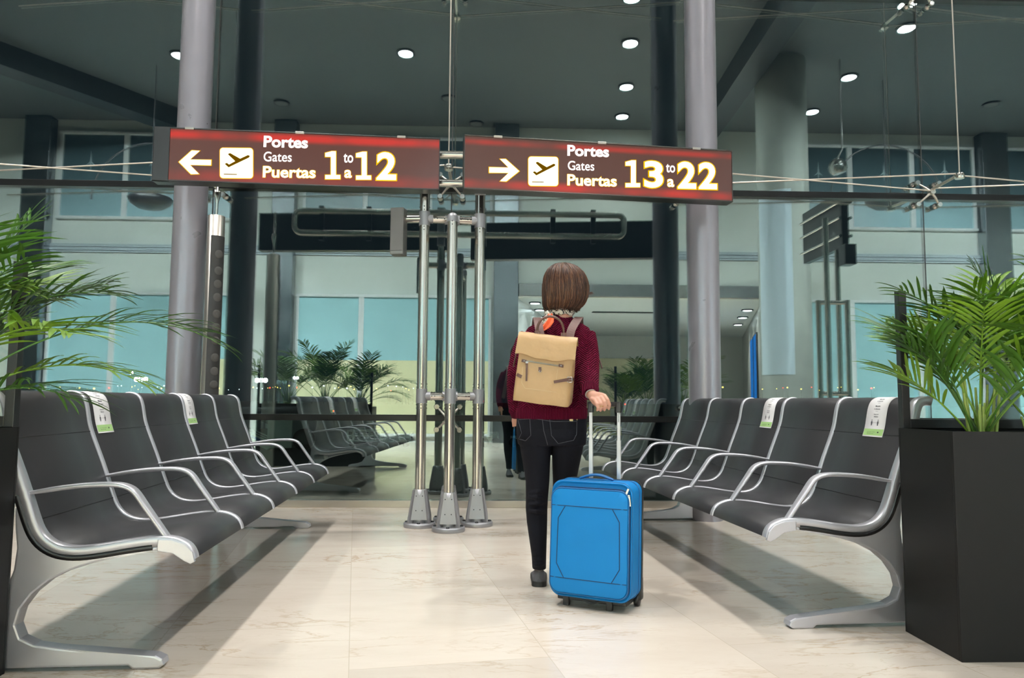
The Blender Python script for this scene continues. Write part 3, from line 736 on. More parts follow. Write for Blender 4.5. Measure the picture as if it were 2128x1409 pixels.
# ---------------------------------------------------- the two signs
FRM = mat('sign_frame', (0.05, 0.045, 0.04), 0.3, 0.5, var=0.1)
def face_mat(name, base, strip, lo_w, hi_w):
    """lit brown red film, brighter where the tubes sit along the top and bottom edge of the box"""
    mt = bpy.data.materials.new(name); mt.use_nodes = True; nt = mt.node_tree; N = nt.nodes.new; L = nt.links.new
    b = nt.nodes['Principled BSDF']; b.inputs['Base Color'].default_value = (0.03, 0.012, 0.010, 1); b.inputs['Roughness'].default_value = 0.2; b.inputs['Specular IOR Level'].default_value = 0.15
    tc = N('ShaderNodeTexCoord'); sx = N('ShaderNodeSeparateXYZ'); L(tc.outputs['Generated'], sx.inputs[0])
    nz = N('ShaderNodeTexNoise'); nz.inputs['Scale'].default_value = 2.2; nz.inputs['Detail'].default_value = 2; L(tc.outputs['Object'], nz.inputs['Vector'])
    def edge(c, wd):
        s = N('ShaderNodeMath'); s.operation = 'SUBTRACT'; s.inputs[1].default_value = c; L(sx.outputs['Z'], s.inputs[0])
        a = N('ShaderNodeMath'); a.operation = 'ABSOLUTE'; L(s.outputs[0], a.inputs[0])
        r = N('ShaderNodeMapRange'); r.interpolation_type = 'SMOOTHSTEP'; r.inputs[1].default_value = 0; r.inputs[2].default_value = wd; r.inputs[3].default_value = 1; r.inputs[4].default_value = 0
        L(a.outputs[0], r.inputs[0]); return r.outputs[0]
    e1 = edge(0.90, hi_w); e2 = edge(0.08, lo_w)
    m1 = N('ShaderNodeMath'); m1.operation = 'MULTIPLY_ADD'; m1.inputs[1].default_value = strip[1]; L(e2, m1.inputs[0])
    m2 = N('ShaderNodeMath'); m2.operation = 'MULTIPLY'; m2.inputs[1].default_value = strip[0]; L(e1, m2.inputs[0]); L(m2.outputs[0], m1.inputs[2])
    m3 = N('ShaderNodeMath'); m3.operation = 'MULTIPLY'; L(m1.outputs[0], m3.inputs[0])
    mr = N('ShaderNodeMapRange'); mr.inputs[1].default_value = 0.38; mr.inputs[2].default_value = 0.58; mr.inputs[3].default_value = 0.25; mr.inputs[4].default_value = 1.2; L(nz.outputs['Fac'], mr.inputs[0]); L(mr.outputs[0], m3.inputs[1])
    mc = N('ShaderNodeMix'); mc.data_type = 'RGBA'; mc.clamp_factor = True; mc.inputs[6].default_value = (*base, 1); mc.inputs[7].default_value = (0.46, 0.022, 0.016, 1); L(m3.outputs[0], mc.inputs[0])
    L(mc.outputs[2], b.inputs['Emission Color']); b.inputs['Emission Strength'].default_value = 1.0
    return mt
FACE_L = face_mat('lit_film_left', (0.070, 0.030, 0.023), (0.95, 0.35), 0.22, 0.13)
FACE_R = face_mat('lit_film_right', (0.062, 0.031, 0.024), (0.50, 0.75), 0.14, 0.09)
LIT_Y = emit('lit_yellow_letters', (1.0, 0.90, 0.55), 3.2); LIT_W = emit('lit_white_letters', (1.0, 0.97, 0.95), 2.2)
HALO = emit('yellow_letter_edge', (1.0, 0.52, 0.0), 0.95); HALOW = emit('pale_letter_edge', (0.62, 0.45, 0.40), 0.9); PICT = emit('dark_pictogram', (0.12, 0.055, 0.0), 1.0)
def sign(label, c_tl, c_tr, c_br, c_bl, YL, YR_, face, bezel_px, items):
    a = atY(c_tl[0], (c_tl[1]+c_bl[1])/2, YL); b = atY(c_tr[0], (c_tr[1]+c_br[1])/2, YR_)
    d = Vector((b.x-a.x, b.y-a.y, 0)); Lw = d.length; d.normalize(); n = Vector((d.y, -d.x, 0))   # n points to the camera
    zt = (atY(*c_tl, YL).z+atY(*c_tr, YR_).z)/2; zb = (atY(*c_bl, YL).z+atY(*c_br, YR_).z)/2
    o0 = Vector((a.x, a.y, zb)); H = zt-zb; TH = 0.11
    t = empty('gates_sign', o0, label, 'sign')
    def pt(s, z, off): return d*s + Vector((0,0,z)) + n*off
    def px(x, y):            # photograph point on the face plane, as sign coordinates
        r = ray(x, y); k = (o0-CAM).dot(n)/r.dot(n); p = CAM+r*k-o0; return Vector((p.dot(d), p.z))
    def bx(mb, s0, s1, z0, z1, f0, f1, bv=0.004):
        return mb.prism([(s0,z0),(s1,z0),(s1,z1),(s0,z1)], lambda s, z, q: pt(s, z, q), f0, f1, bv)
    bx(MB(), 0, Lw, 0, H, -TH, -0.012).build('housing', BLACK, t)
    fr = MB(); e = 0.010
    bx(fr, 0, Lw, H-e, H, -0.02, 0.006); bx(fr, 0, Lw, 0, e, -0.02, 0.006); bx(fr, Lw-e*0.6, Lw, 0, H, -0.02, 0.006)
    sb = px(bezel_px, (c_tl[1]+c_bl[1])/2).x if bezel_px else e*0.6
    bx(fr, 0, sb, 0, H, -0.02, 0.007); fr.build('frame', BLACK if bezel_px else FRM, t)
    ef = 0.002
    MB().quad([pt(sb,e,ef-0.003), pt(Lw-e*0.6,e,ef-0.003), pt(Lw-e*0.6,H-e,ef-0.003), pt(sb,H-e,ef-0.003)]).add([pt(sb,e,-0.012), pt(Lw-e*0.6,e,-0.012), pt(Lw-e*0.6,H-e,-0.012), pt(sb,H-e,-0.012)], [(0,3,2,1)]).build('lit_face', face, t)
    for s in (0.12, 0.5, 0.86):
        MB().prism([(Lw*s-0.03,H-0.012),(Lw*s+0.03,H-0.012),(Lw*s+0.03,H+0.004),(Lw*s-0.03,H+0.004)], lambda s_, z, q: pt(s_, z, q), -0.02, 0.009, 0.002).build('clip', STEELB, t)
    for it in items:
        if it[0] == 'text':
            _, s, (xl, yl), (xr, yr), ytop, colr, bold = it
            vs, fs = text2d(s, bold); x0 = min(v[0] for v in vs); x1 = max(v[0] for v in vs)
            ytx = max(v[1] for v in vs); y0 = min(v[1] for v in vs)
            A = px(xl, yl); B = px(xr, yr); Tp = px(xl, ytop); h = Tp.y-A.y
            def mp(vv, off, A=A, B=B, h=h, x0=x0, x1=x1, ytx=ytx, y0=y0):
                return [pt(A.x+(B.x-A.x)*(v[0]-x0)/(x1-x0), A.y+(B.y-A.y)*(v[0]-x0)/(x1-x0)+h*(v[1]-y0)/(ytx-y0), off) for v in vv]
            w_ = MB().add(mp(vs, 0.0042), fs).build('lettering', LIT_Y if colr == 'y' else LIT_W, t, fix=False)
            v2, f2 = text2d(s, bold+0.030 if colr == 'y' else bold+0.014)
            MB().add(mp(v2, 0.0028), f2).build('glow_edge', HALO if colr == 'y' else HALOW, w_, fix=False)
        else:
            _, pts, colr, nm = it; P = [px(*p) for p in pts]
            off = 0.0056 if colr == 'p' else 0.0042
            bm = bmesh.new(); vv = [bm.verts.new((p.x, p.y, 0)) for p in P]; bm.faces.new(vv); bm.normal_update(); bmesh.ops.triangulate(bm, faces=bm.faces[:])
            bm.verts.index_update(); F_ = [[v.index for v in f.verts] for f in bm.faces]
            w_ = MB().add([pt(v.co.x, v.co.y, off) for v in bm.verts], F_).build(nm, PICT if colr == 'p' else LIT_Y, t, fix=False)
            if colr == 'y':      # lit edge around the shape
                ar = sum(P[i].x*P[(i+1)%len(P)].y-P[(i+1)%len(P)].x*P[i].y for i in range(len(P))); sg = 1 if ar > 0 else -1; Q = []
                for i in range(len(P)):
                    p0, p1, p2 = P[i-1], P[i], P[(i+1)%len(P)]
                    n1 = Vector(((p1-p0).y, -(p1-p0).x)).normalized()*sg; n2 = Vector(((p2-p1).y, -(p2-p1).x)).normalized()*sg
                    bs = (n1+n2); bs = bs/max(0.5, bs.length_squared/2) if bs.length > 0.2 else n1
                    Q.append(pt(p1.x+bs.x*0.0055, p1.y+bs.y*0.0055, 0.0028))
                MB().add(Q, F_).build('glow_edge', HALO, w_, fix=False)
            bm.free()
    return t, o0, d, n, Lw, H
def rsq(x0, y0, x1, y1, sl, r):
    out = []
    for cx, cy_, a0 in ((x0+r, y0+r, 180), (x1-r, y0+r, 270), (x1-r, y1-r, 0), (x0+r, y1-r, 90)):
        for k in range(5):
            a = R(a0+k*22.5); X = cx+r*math.cos(a); out.append((X, cy_+r*math.sin(a)+sl*(X-x0)))
    return out
def plane(x0, y0, x1, y1):
    P = [(1125,455),(1138,440),(1160,436),(1300,515),(1410,464),(1432,470),(1440,487),(1425,503),(1135,642),(1078,590),(1110,575),(1142,598),(1228,552)]
    u = [((a-1015)/465, (b-365)/430) for a, b in P]
    bar_ = [(1065,729),(1256,733),(1256,748),(1065,744)]; w_ = [((a-1015)/465, (b-365)/430) for a, b in bar_]
    f = lambda q: [(x0+a*(x1-x0), y0+b*(y1-y0)) for a, b in q]
    return f(u), f(w_)
pL1, pL2 = plane(457.9, 308.2, 525.6, 370.8); pR1, pR2 = plane(1098.3, 326.7, 1159.3, 386.7)
left_items = [
 ('poly', [(372.6,336.9),(399,313.3),(415,314),(394.5,332),(439,333),(438.6,343.6),(394.5,342.8),(413.4,361.8),(397.4,362)], 'y', 'arrow'),
 ('poly', rsq(457.9,308.0,525.6,370.0,0.01,6), 'y', 'pictogram_panel'), ('poly', pL1, 'p', 'plane_pictogram'), ('poly', pL2, 'p', 'runway_line'),
 ('text', 'Portes', (548,306), (639.5,308.6), 282.5, 'w', 0.024), ('text', 'Gates', (548,335.5), (606,336.5), 315.5, 'w', 0.0),
 ('text', 'Puertas', (546.5,369), (655.5,370.5), 345.5, 'y', 0.018),
 ('poly', [(676.4,372.3),(707.0,372.3),(707.0,364.3),(697.9,364.3),(697.9,315.0),(689.4,315.0),(676.4,318.4),(676.4,325.9),(688.1,325.9),(688.1,364.3),(676.4,364.3)], 'y', 'lettering'), ('text', 'to', (714,338), (733.7,338.6), 319.7, 'w', 0.006),
 ('text', 'a', (716,369.8), (730.7,370), 353.5, 'y', 0.018), ('poly', [(740.4,373.5),(771.0,373.5),(771.0,365.4),(761.9,365.4),(761.9,316.0),(753.4,316.0),(740.4,319.4),(740.4,326.9),(752.1,326.9),(752.1,365.4),(740.4,365.4)], 'y', 'lettering'), ('text', '2', (782.5,374), (823,374.6), 316.5, 'y', 0.028)]
right_items = [
 ('poly', [(1078.3,356),(1050.7,331.2),(1039.3,331),(1057.3,348.9),(1016.7,348.2),(1016.7,358.9),(1057.3,359.5),(1039.3,376.7),(1052,377)], 'y', 'arrow'),
 ('poly', rsq(1098.3,326.2,1159.3,386.0,0.012,5.5), 'y', 'pictogram_panel'), ('poly', pR1, 'p', 'plane_pictogram'), ('poly', pR2, 'p', 'runway_line'),
 ('text', 'Portes', (1179,324), (1265,327), 301.5, 'w', 0.024), ('text', 'Gates', (1180,353.6), (1234.5,355), 334.5, 'w', 0.0),
 ('text', 'Puertas', (1179,385.5), (1281,388), 362.5, 'y', 0.018),
 ('poly', [(1299.9,389.0),(1329.5,389.0),(1329.5,381.3),(1320.7,381.3),(1320.7,333.8),(1312.4,333.8),(1299.9,337.1),(1299.9,344.3),(1311.2,344.3),(1311.2,381.3),(1299.9,381.3)], 'y', 'lettering'), ('text', '3', (1338.7,390), (1377.6,391), 334.5, 'y', 0.028),
 ('text', 'to', (1383.9,358.3), (1402.5,358.9), 341.2, 'w', 0.006), ('text', 'a', (1386.7,388.3), (1400.4,388.8), 372.3, 'y', 0.018),
 ('text', '2', (1408.4,392), (1446,392.8), 336.2, 'y', 0.028), ('text', '2', (1451.9,393), (1489.6,393.8), 337.6, 'y', 0.028)]
SL = sign('lit left sign with an arrow to gates 1 to 12', (318,267), (914,283), (914,390.5), (315,380), 5.12, 5.25, FACE_L, 352, left_items)
SR = sign('lit right sign with an arrow to gates 13 to 22', (964,287), (1522,305), (1521,411.5), (963,401), 5.03, 5.26, FACE_R, 0, right_items)
# tube frame behind both signs
YT = 5.50
zt1 = atY(938, 322, YT).z; zt2 = atY(938, 381, YT).z
xa, xb = mir(612, 460, YT).x, mir(1297, 460, YT).x
rt = (zt1-zt2)/2*0.6
path = []
for cx_, cz_, a0 in ((xb-rt, zt1-rt, 90), (xb-rt, zt2+rt, 0), (xa+rt, zt2+rt, 270), (xa+rt, zt1-rt, 180)):
    for k_ in range(7):
        a = R(a0-15*k_); path.append((cx_+rt*math.cos(a), YT, cz_+rt*math.sin(a)))
path.append(path[0])
MB().tube([rel(p) for p in path], [0.030]*len(path), 20, cap=False).build('carrying_frame', STEEL, ST)
for xx in (pl.x, pr.x):
    MB().tube([rel((xx, YT-0.05, zt2-0.10)), rel((xx, YT-0.05, zt1+0.06))], [RP+0.004]*2, 24).build('sleeve', CASTGREY, ST)
for xx in (xa+0.25, (xa+pl.x)/2, (xb+pr.x)/2, xb-0.3):
    MB().box(rel((xx, YT-0.05, (zt1+zt2)/2)), (0.05, 0.05, 0.34), bevel=0.005).build('clamp_bracket', BLACK, ST)

# ---------------------------------------------------- column loudspeaker by the left column
yS = 5.62; s0 = atY(436, 800, yS); zS = atY(439, 449, yS).z
t = empty('column_loudspeaker', (s0.x, yS, 0), 'tall slim steel column loudspeaker with dark grille beside the left steel column', 'speaker')
MB().lathe((0,0,0), [(0.062,0.0),(0.062,zS-0.004),(0.056,zS)], 32).build('tube', STEELB, t)
gr = MB(); n = 14; vs = []
for i in range(n+1):
    a = R(-62) + R(112)*i/n - R(70)*0
    a = R(-100+ i*112/n + 0)
    for z in (0.05, zS-0.16): vs.append((0.0645*math.cos(a), 0.0645*math.sin(a), z))
gr.add(vs, [(2*i, 2*i+2, 2*i+3, 2*i+1) for i in range(n)], True)
gr.build('grille', mat('dark_mesh_grille', (0.035,0.033,0.033), 0.6, bump=(500,0.6,0.002)), t)
cm = mat('speaker_cone', (0.075, 0.07, 0.065), 0.55, var=0.1)
nz_ = Vector((math.cos(R(-44)), math.sin(R(-44)), 0)); z = zS-0.30; k_ = 0
while z > 0.75:
    MB().lathe(nz_*0.0635+Vector((0,0,z)), [(0.032,0),(0.030,0.003),(0.018,0.0015),(0.010,0.004)], 20, nz_).build('cone', cm, t)
    z -= 0.10 if k_ % 3 else 0.125; k_ += 1
# tapered steel pin above it
MB().lathe((0,0,zS), [(0.008,0),(0.010,0.10),(0.026,0.16),(0.026,0.20),(0.012,0.205),(0.010,0.42)], 20).build('hanger_pin', STEEL, t)

# ---------------------------------------------------- point fixings, struts and cables on the glass
ZH = Z2 + 0.03
def spider(x, z, label, arms=4, rot=45):
    c = Vector((x, G, z)); t = empty('glass_spider_fitting', c, label, 'glass fitting')
    MB().tube([(0,-0.10,0),(0,-0.16,0)], [0.022,0.022], 20).build('hub', STEELB, t)
    angs = [rot+90*k for k in range(4)] if arms == 4 else arms
    for a in angs:
        e = Vector((math.cos(R(a)), 0, math.sin(R(a)))); tip = e*0.135 + Vector((0,-0.075,0))
        arm = MB().tube([Vector((0,-0.125,0)), e*0.06+Vector((0,-0.115,0)), tip], [(0.016,0.012),(0.012,0.009),(0.009,0.007)], 12).build('arm', STEELB, t)
        MB().lathe(tip+Vector((0,-0.012,0)), [(0.020,-0.012),(0.024,-0.006),(0.024,0.004),(0.012,0.012),(0.012,0.05),(0.026,0.055),(0.026,0.070)], 20, Vector((0,1,0))).build('bolt_cap', STEEL, arm)
    return t
spider(JX[1], Z2+0.015, 'spider fitting on the glass between the two gates signs')
spider(JX[3], Z2+0.01, 'spider fitting on the high black transom above the right bench')
spider(JX[0]+0.02, Z2+0.0, 'spider fitting peeping out under the left end of the left gates sign', arms=[135, 225, 315])
spider(JX[2]-0.01, Z2+0.0, 'spider fitting below the right end of the right gates sign', arms=[45, 225, 315])
spider(JX[1], Z1, 'spider fitting on the low transom behind the stanchion poles')
spider(JX[2]+0.02, Z1, 'spider fitting on the low transom behind the far end of the right bench')
spider(JX[1], Z3, 'spider fitting on the top transom, seen at the top edge above the middle')
spider(JX[3], Z3, 'spider fitting on the top transom, seen at the top edge on the right')
SLN = 0.52
CABLE = mat('steel_cable', (0.62, 0.55, 0.48), 0.35, 0.9, bump=(500,0.5,0.001))
nodes = [xs[3]-0] + JX + [xs[8]]
def node(x, z, label):
    t = empty('cable_strut', (x, G-0.12, z), label, 'strut')
    MB().tube([(0,-0.02,0.0),(0,-SLN+0.14,0.02)], [0.013,0.013], 14).build('rod', STEELB, t)
    MB().lathe((0,-SLN+0.12,0.005), [(0.034,-0.022),(0.037,-0.018),(0.037,0.018),(0.034,0.022)], 24).build('cable_clamp', STEEL, t)
    return Vector((x, G-SLN, z+0.01))
def cable(a, b, r, label, grp):
    o = MB().tube([a, b], [r, r], 8).build('tension_cable', CABLE); tag(o, label, 'cable', grp); return o
NB = 'steel cables of the low bracing truss'
for z, lo in ((ZH, True), (Z3, False)):
    nd = {}
    for k_ in (2, 4):
        nd[k_] = node(nodes[k_], z, ('strut with round clamp ' + ('on the high transom, ' if lo else 'on the top transom, ') + ('between the two gates signs' if k_ == 2 else 'right of the right gates sign')))
    for k_ in (0, 1, 3, 5): nd[k_] = Vector((nodes[k_], G-SLN, z+0.01))
    hubs = [Vector((x, G-0.14, z-0.01)) for x in nodes]
    for k_ in range(5):
        where = ['left edge', 'left gates sign', 'right gates sign', 'right bench', 'right edge'][k_]
        cable(nd[k_], hubs[k_+1], 0.0065, 'steel cable running back to the glass at the %s, %s level' % (where, 'lower' if lo else 'upper'), None)
        cable(hubs[k_]+Vector((0,0,0.022)), nd[k_+1]+Vector((0,0,0.016)), 0.0065, 'steel cable running out from the glass at the %s, %s level' % (where, 'lower' if lo else 'upper'), None)
    if lo:
        cable(nd[2], Vector((nd[2].x, nd[2].y, ZC)), 0.006, 'vertical steel cable hanging between the two gates signs', None)
        cable(nd[4], Vector((nd[4].x, nd[4].y, ZC)), 0.006, 'vertical steel cable hanging on the right side of the glass', None)

# ---------------------------------------------------- second stand, seen only in the glass
Y2 = 2*G-9.9
c2 = mir(1738, 700, Y2)
t = empty('sign_stanchion', (c2.x, Y2, 0), 'dark four-pole stanchion reflected right of the round concrete column', 'sign stand')
for px_, dy in ((1703,0),(1722,0.25),(1745,-0.25),(1763,0.05)):
    x = mir(px_, 700, Y2+dy).x-c2.x; ht = 2.28 if px_ in (1703,1763) else 3.35
    MB().tube([(x,dy,0),(x,dy,ht)], [0.036]*2, 20).build('pole', STEEL, t)
    MB().lathe((x,dy,0), [(0.11,0),(0.11,0.03),(0.06,0.04),(0.042,0.26)], 24).build('foot', CASTGREY, t)
xr = [mir(p_, 700, Y2).x-c2.x for p_ in (1703,1763)]
for z in (2.25, 1.02): MB().tube([(xr[0],0,z),(xr[1],0.05,z)], [0.03]*2, 16).build('cross_tube', STEEL, t)
MB().box((mir(1762,530,Y2).x-c2.x, 0.0, mir(1762,530,Y2).z), (0.16,0.2,0.28), bevel=0.01).build('box', BLACK, t)
a = mir(1758, 480, Y2); b = mir(1676, 500, Y2-1.3)
ang = math.atan2(b.y-a.y, b.x-a.x); Ls = (b-a).length
t2 = empty('gates_sign', (a.x, a.y, mir(1745,400,Y2).z-0.75), 'dark back of a sign reflected right of the round concrete column', 'sign', rz=ang)
Hs = 0.78
MB().box((Ls/2,0,Hs/2), (Ls,0.10,Hs), bevel=0.01).build('housing', BLACK, t2)
for z in (0.15, 0.4, 0.62):
    for yy in (-0.075, 0.075): MB().tube([(0,yy,z),(Ls,yy,z)], [0.022]*2, 12).build('rail', STEEL, t2)

# ================================================================== THE TRAVELLER
Yw = 3.72
def W(px, py, dy=0.0): return atY(px, py, Yw+dy)
PXM = Yw/F
SKIN = mat('skin', (0.56, 0.29, 0.21), 0.5, bump=(180, 0.15, 0.001), var=0.06, vscale=20)
SKIN.node_tree.nodes['Principled BSDF'].inputs['Subsurface Weight'].default_value = 0.08
def ringxy(c, rx, ry, n=40, p=2.0, yoff=0.0, rot=0.0):
    out = []
    for j in range(n):
        a = 2*PI*j/n; ca, sa = math.cos(a), math.sin(a)
        x = math.copysign(abs(ca)**(2/p), ca)*rx; y = math.copysign(abs(sa)**(2/p), sa)*ry
        out.append(Vector((c.x+x*math.cos(rot)-y*math.sin(rot), c.y+x*math.sin(rot)+y*math.cos(rot)+yoff, c.z)))
    return out
TORSO = [(1166,652,19,.048,0),(1164,662,28,.055,0),(1162,672,48,.068,0),(1161,681,64,.080,0),(1159,697,72,.094,-.005),(1157,722,73,.106,-.005),(1154,760,71,.110,0),(1151,795,70,.110,0),(1149,825,71,.116,-.005),(1147,850,72,.122,-.008)]
def torso(mb, k=1.0, extra=()):
    mb.rings([ringxy(W(cx, cy, dy), rx*PXM*k, ry*k) for cx, cy, rx, ry, dy in list(TORSO)+list(extra)]); return mb
RARM = [((1213,694,0.0),25),((1217,715,-0.01),25.5),((1221,740,-0.03),24.5),((1222,765,-0.07),24),((1223,785,-0.12),22),((1225,802,-0.19),19.5),((1226,812,-0.235),17.5)]
LARM = [((1103,698,0.0),24),((1094,715,0.0),24.5),((1083,745,-0.01),23.5),((1076,775,-0.02),22),((1073,800,0.01),20),((1071,825,0.06),17.5),((1071,850,0.10),14),((1072,862,0.115),12)]
HIPS = [(1147,845,68,.112,-.005),(1146,868,72,.122,-.01),(1146,890,73,.128,-.018),(1146,908,72,.128,-.018),(1147,924,70,.118,-.01)]
LLEG = [((1114,905,-0.01),32,.105),((1113,930,-0.01),32,.095),((1115,965,0),28,.082),((1117,1000,0.0),24.5,.070),((1116,1030,0.005),23,.062),((1115,1055,0.01),22.5,.060),((1116,1085,0.0),21,.058),((1118,1120,-0.01),18,.052),((1120,1155,-0.005),15,.046),((1120.5,1182,0.0),14,.044)]
RLEG = [((1180,905,-0.01),33,.105),((1179,930,0.0),32.5,.095),((1176,965,0.03),28.5,.082),((1173,1000,0.07),24.5,.070),((1171,1030,0.10),22.5,.062),((1170,1055,0.13),21.5,.060),((1168,1085,0.17),20,.058),((1166,1120,0.22),17,.052),((1165,1145,0.26),15,.046),((1165,1163,0.29),13.5,.044)]
def limb(mb, L, k=1.0, n=24):
    pts = [W(*p) for p, r in L]; mb.tube(pts, [r*PXM*k*(pts[i].y/Yw) for i, (p, r) in enumerate(L)], n); return mb
def leg(mb, L, k=1.0):
    mb.rings([ringxy(W(*p), r*PXM*k, ry*k, 28) for p, r, ry in L]); return mb

person = empty('person', (W(1146,900).x, Yw, 0), 'standing person in a crimson sweater and black jeans seen from behind, pulling a suitcase', 'person')
po = Vector((W(1146,900).x, Yw, 0))
def local(mb):
    mb.v = [tuple(Vector(v)-po) for v in mb.v]; return mb
def fused(mb, name, m, vox, it=3):
    o = local(mb).build(name, m, person); solid(o, vox, it); return o
# ---- body: one surface
hc = W(1173, 600, 0.012)
def ell(mb, c, r, n=20, M=None):
    vs = []; 
    for i in range(1, n):
        th = PI*i/n
        for j in range(2*n):
            a = PI*j/n; v = Vector((r[0]*math.sin(th)*math.cos(a), r[1]*math.sin(th)*math.sin(a), r[2]*math.cos(th)))
            vs.append(Vector(c)+(M@v if M else v))
    k = 2*n; fs = [[i*k+j, i*k+(j+1)%k, (i+1)*k+(j+1)%k, (i+1)*k+j] for i in range(n-2) for j in range(k)]
    fs += [list(range(k))[::-1], [(n-2)*k+j for j in range(k)]]
    mb.add(vs, fs, True); return mb
B = MB()
ell(B, hc+Vector((0,0,0.018)), (0.073, 0.090, 0.092)); ell(B, hc+Vector((0,0.030,-0.040)), (0.056, 0.062, 0.070))       # skull, jaw
ell(B, hc+Vector((0,0.104,-0.012)), (0.011, 0.016, 0.022)); ell(B, hc+Vector((0,0.100,-0.024)), (0.016, 0.014, 0.010))      # nose
ell(B, hc+Vector((0,0.086,-0.052)), (0.024, 0.012, 0.006)); ell(B, hc+Vector((0,0.086,-0.060)), (0.021, 0.012, 0.006))      # lips
ell(B, hc+Vector((0,0.078,-0.090)), (0.022, 0.018, 0.016)); ell(B, hc+Vector((0,0.086,0.020)), (0.050, 0.016, 0.010))       # chin, brow
for s in (-1, 1):
    ell(B, hc+Vector((0.075*s,0.0,-0.01)), (0.009, 0.018, 0.030)); ell(B, hc+Vector((0.040*s,0.070,-0.030)), (0.022,0.020,0.022))
nb = W(1166, 655, 0.0); B.tube([nb+Vector((0,0,-0.03)), hc+Vector((0,-0.012,-0.07))], [(0.054,0.056),(0.050,0.052)], 24)
torso(B, 0.93); 
limb(B, RARM+[((1227,820,-0.262),12.5)], 0.86); limb(B, LARM+[((1073,868,0.12),10)], 0.86)
B.rings([ringxy(W(cx, cy, dy), rx*PXM*0.95, ry*0.95) for cx, cy, rx, ry, dy in HIPS]); leg(B, LLEG, 0.93); leg(B, RLEG, 0.93)
# right hand over the suitcase grip: palm slab, four bent fingers, thumb
def hp(px, py, dy): return W(px, py, dy)
dyG = -0.30
B.tube([hp(1227,816,-0.255), hp(1231,822,-0.275), hp(1238,827,-0.292), hp(1246,831,-0.300)], [(0.021,0.017),(0.024,0.016),(0.032,0.0155),(0.036,0.013)], 20, up=(0.3,1,0.2))
fingers = [((1257,822),(1263,831),(1267,841),(1265,850),0.0079),((1250,826),(1256,836),(1258.5,845),(1256,852),0.0082),((1242.5,829),(1248,839),(1250.5,847.5),(1248,853.5),0.0079),((1235.5,831),(1240,840),(1242.5,847.5),(1240.5,852.5),0.0071)]
for f in fingers:
    r0 = f[4]
    B.tube([hp(f[0][0]-8, f[0][1]-3, dyG+0.008), hp(*f[0], dyG-0.012), hp(*f[1], dyG-0.030), hp(*f[2], dyG-0.030), hp(*f[3], dyG-0.018)], [r0*1.05, r0*1.1, r0*1.02, r0*0.95, r0*0.8], 12)
    ell(B, hp(*f[3], dyG-0.018), (r0*0.8,)*3, 8)
B.tube([hp(1236,820,dyG+0.01), hp(1247,822,dyG+0.025), hp(1256,827,dyG+0.035), hp(1262,831,dyG+0.036)], [0.014,0.012,0.0105,0.009], 12)
# left hand hanging in front of the hip
B.tube([hp(1072,862,0.115), hp(1074,872,0.125), hp(1077,884,0.13)], [(0.020,0.013),(0.028,0.013),(0.032,0.011)], 16, up=(0,1,0))
for dx_, dyy, ln, r0 in ((-0.026,0.02,0.050,0.0078),(-0.009,0.012,0.060,0.0085),(0.009,0.004,0.058,0.0085),(0.025,-0.004,0.046,0.0075)):
    c = hp(1077,882,0.13)+Vector((0.0, dx_, 0)); B.tube([c, c+Vector((0.004,0.004,-ln*0.6)), c+Vector((0.012,0.006,-ln*1.15))], [r0*1.05, r0, r0*0.75], 10)
c = hp(1074,870,0.125); B.tube([c+Vector((0.005,0.02,0)), c+Vector((0.012,0.040,-0.030)), c+Vector((0.016,0.044,-0.056))], [0.013,0.010,0.0085], 10)
body = fused(B, 'body', SKIN, 0.0034, 2)
EYEW = mat('eye_white', (0.8,0.8,0.8), 0.2); IRIS = mat('iris_brown', (0.08,0.04,0.02), 0.15)
for s in (-1, 1):
    e = MB(); ell(e, hc+Vector((0.031*s,0.080,0.004))-po, (0.012,0.011,0.009), 10); eo = e.build('eye', EYEW, person)
    e = MB(); ell(e, hc+Vector((0.031*s,0.0895,0.004))-po, (0.005,0.0025,0.005), 8); e.build('iris', IRIS, eo)

# ---- sweater
def knit():
    mt = mat('crimson_knit', (0.20, 0.006, 0.038), 0.9, sheen=0.0, spec=0.12, var=0.18, vscale=60); nt = mt.node_tree; N = nt.nodes.new; L = nt.links.new
    b = nt.nodes['Principled BSDF']; tc = N('ShaderNodeTexCoord'); sx = N('ShaderNodeSeparateXYZ'); L(tc.outputs['Object'], sx.inputs[0])
    def mth(op, a, b_=None, c=None):
        q = N('ShaderNodeMath'); q.operation = op
        for i, v in enumerate((a, b_, c)):
            if v is None: continue
            if isinstance(v, (int, float)): q.inputs[i].default_value = v
            else: L(v, q.inputs[i])
        return q.outputs[0]
    tri = mth('PINGPONG', mth('ADD', sx.outputs['X'], 5.0), 0.042)      # chevrons
    ph = mth('MULTIPLY', mth('ADD', sx.outputs['Z'], mth('MULTIPLY', tri, 0.75)), 2*PI/0.0115)
    hgt = mth('SINE', ph)
    st = mth('MULTIPLY', mth('SINE', mth('MULTIPLY', sx.outputs['X'], 2*PI/0.0075)), 0.35)
    hh = mth('ADD', hgt, st)
    bp = N('ShaderNodeBump'); bp.inputs['Strength'].default_value = 0.9; bp.inputs['Distance'].default_value = 0.007; L(hh, bp.inputs['Height']); L(bp.outputs[0], b.inputs['Normal'])
    mr = N('ShaderNodeMapRange'); mr.inputs[1].default_value = -1.3; mr.inputs[2].default_value = 1.3; L(hh, mr.inputs[0])
    mx_ = N('ShaderNodeMix'); mx_.data_type = 'RGBA'; mx_.inputs[6].default_value = (0.035, 0.0, 0.004, 1); mx_.inputs[7].default_value = (0.22, 0.005, 0.045, 1); L(mr.outputs[0], mx_.inputs[0]); L(mx_.outputs[2], b.inputs['Base Color'])
    return mt
KNIT = knit()
S = MB(); torso(S, 1.0, [(1146,862,73,.126,-.010),(1146,869,71,.124,-.010)]); limb(S, RARM, 1.0); limb(S, LARM, 1.0)
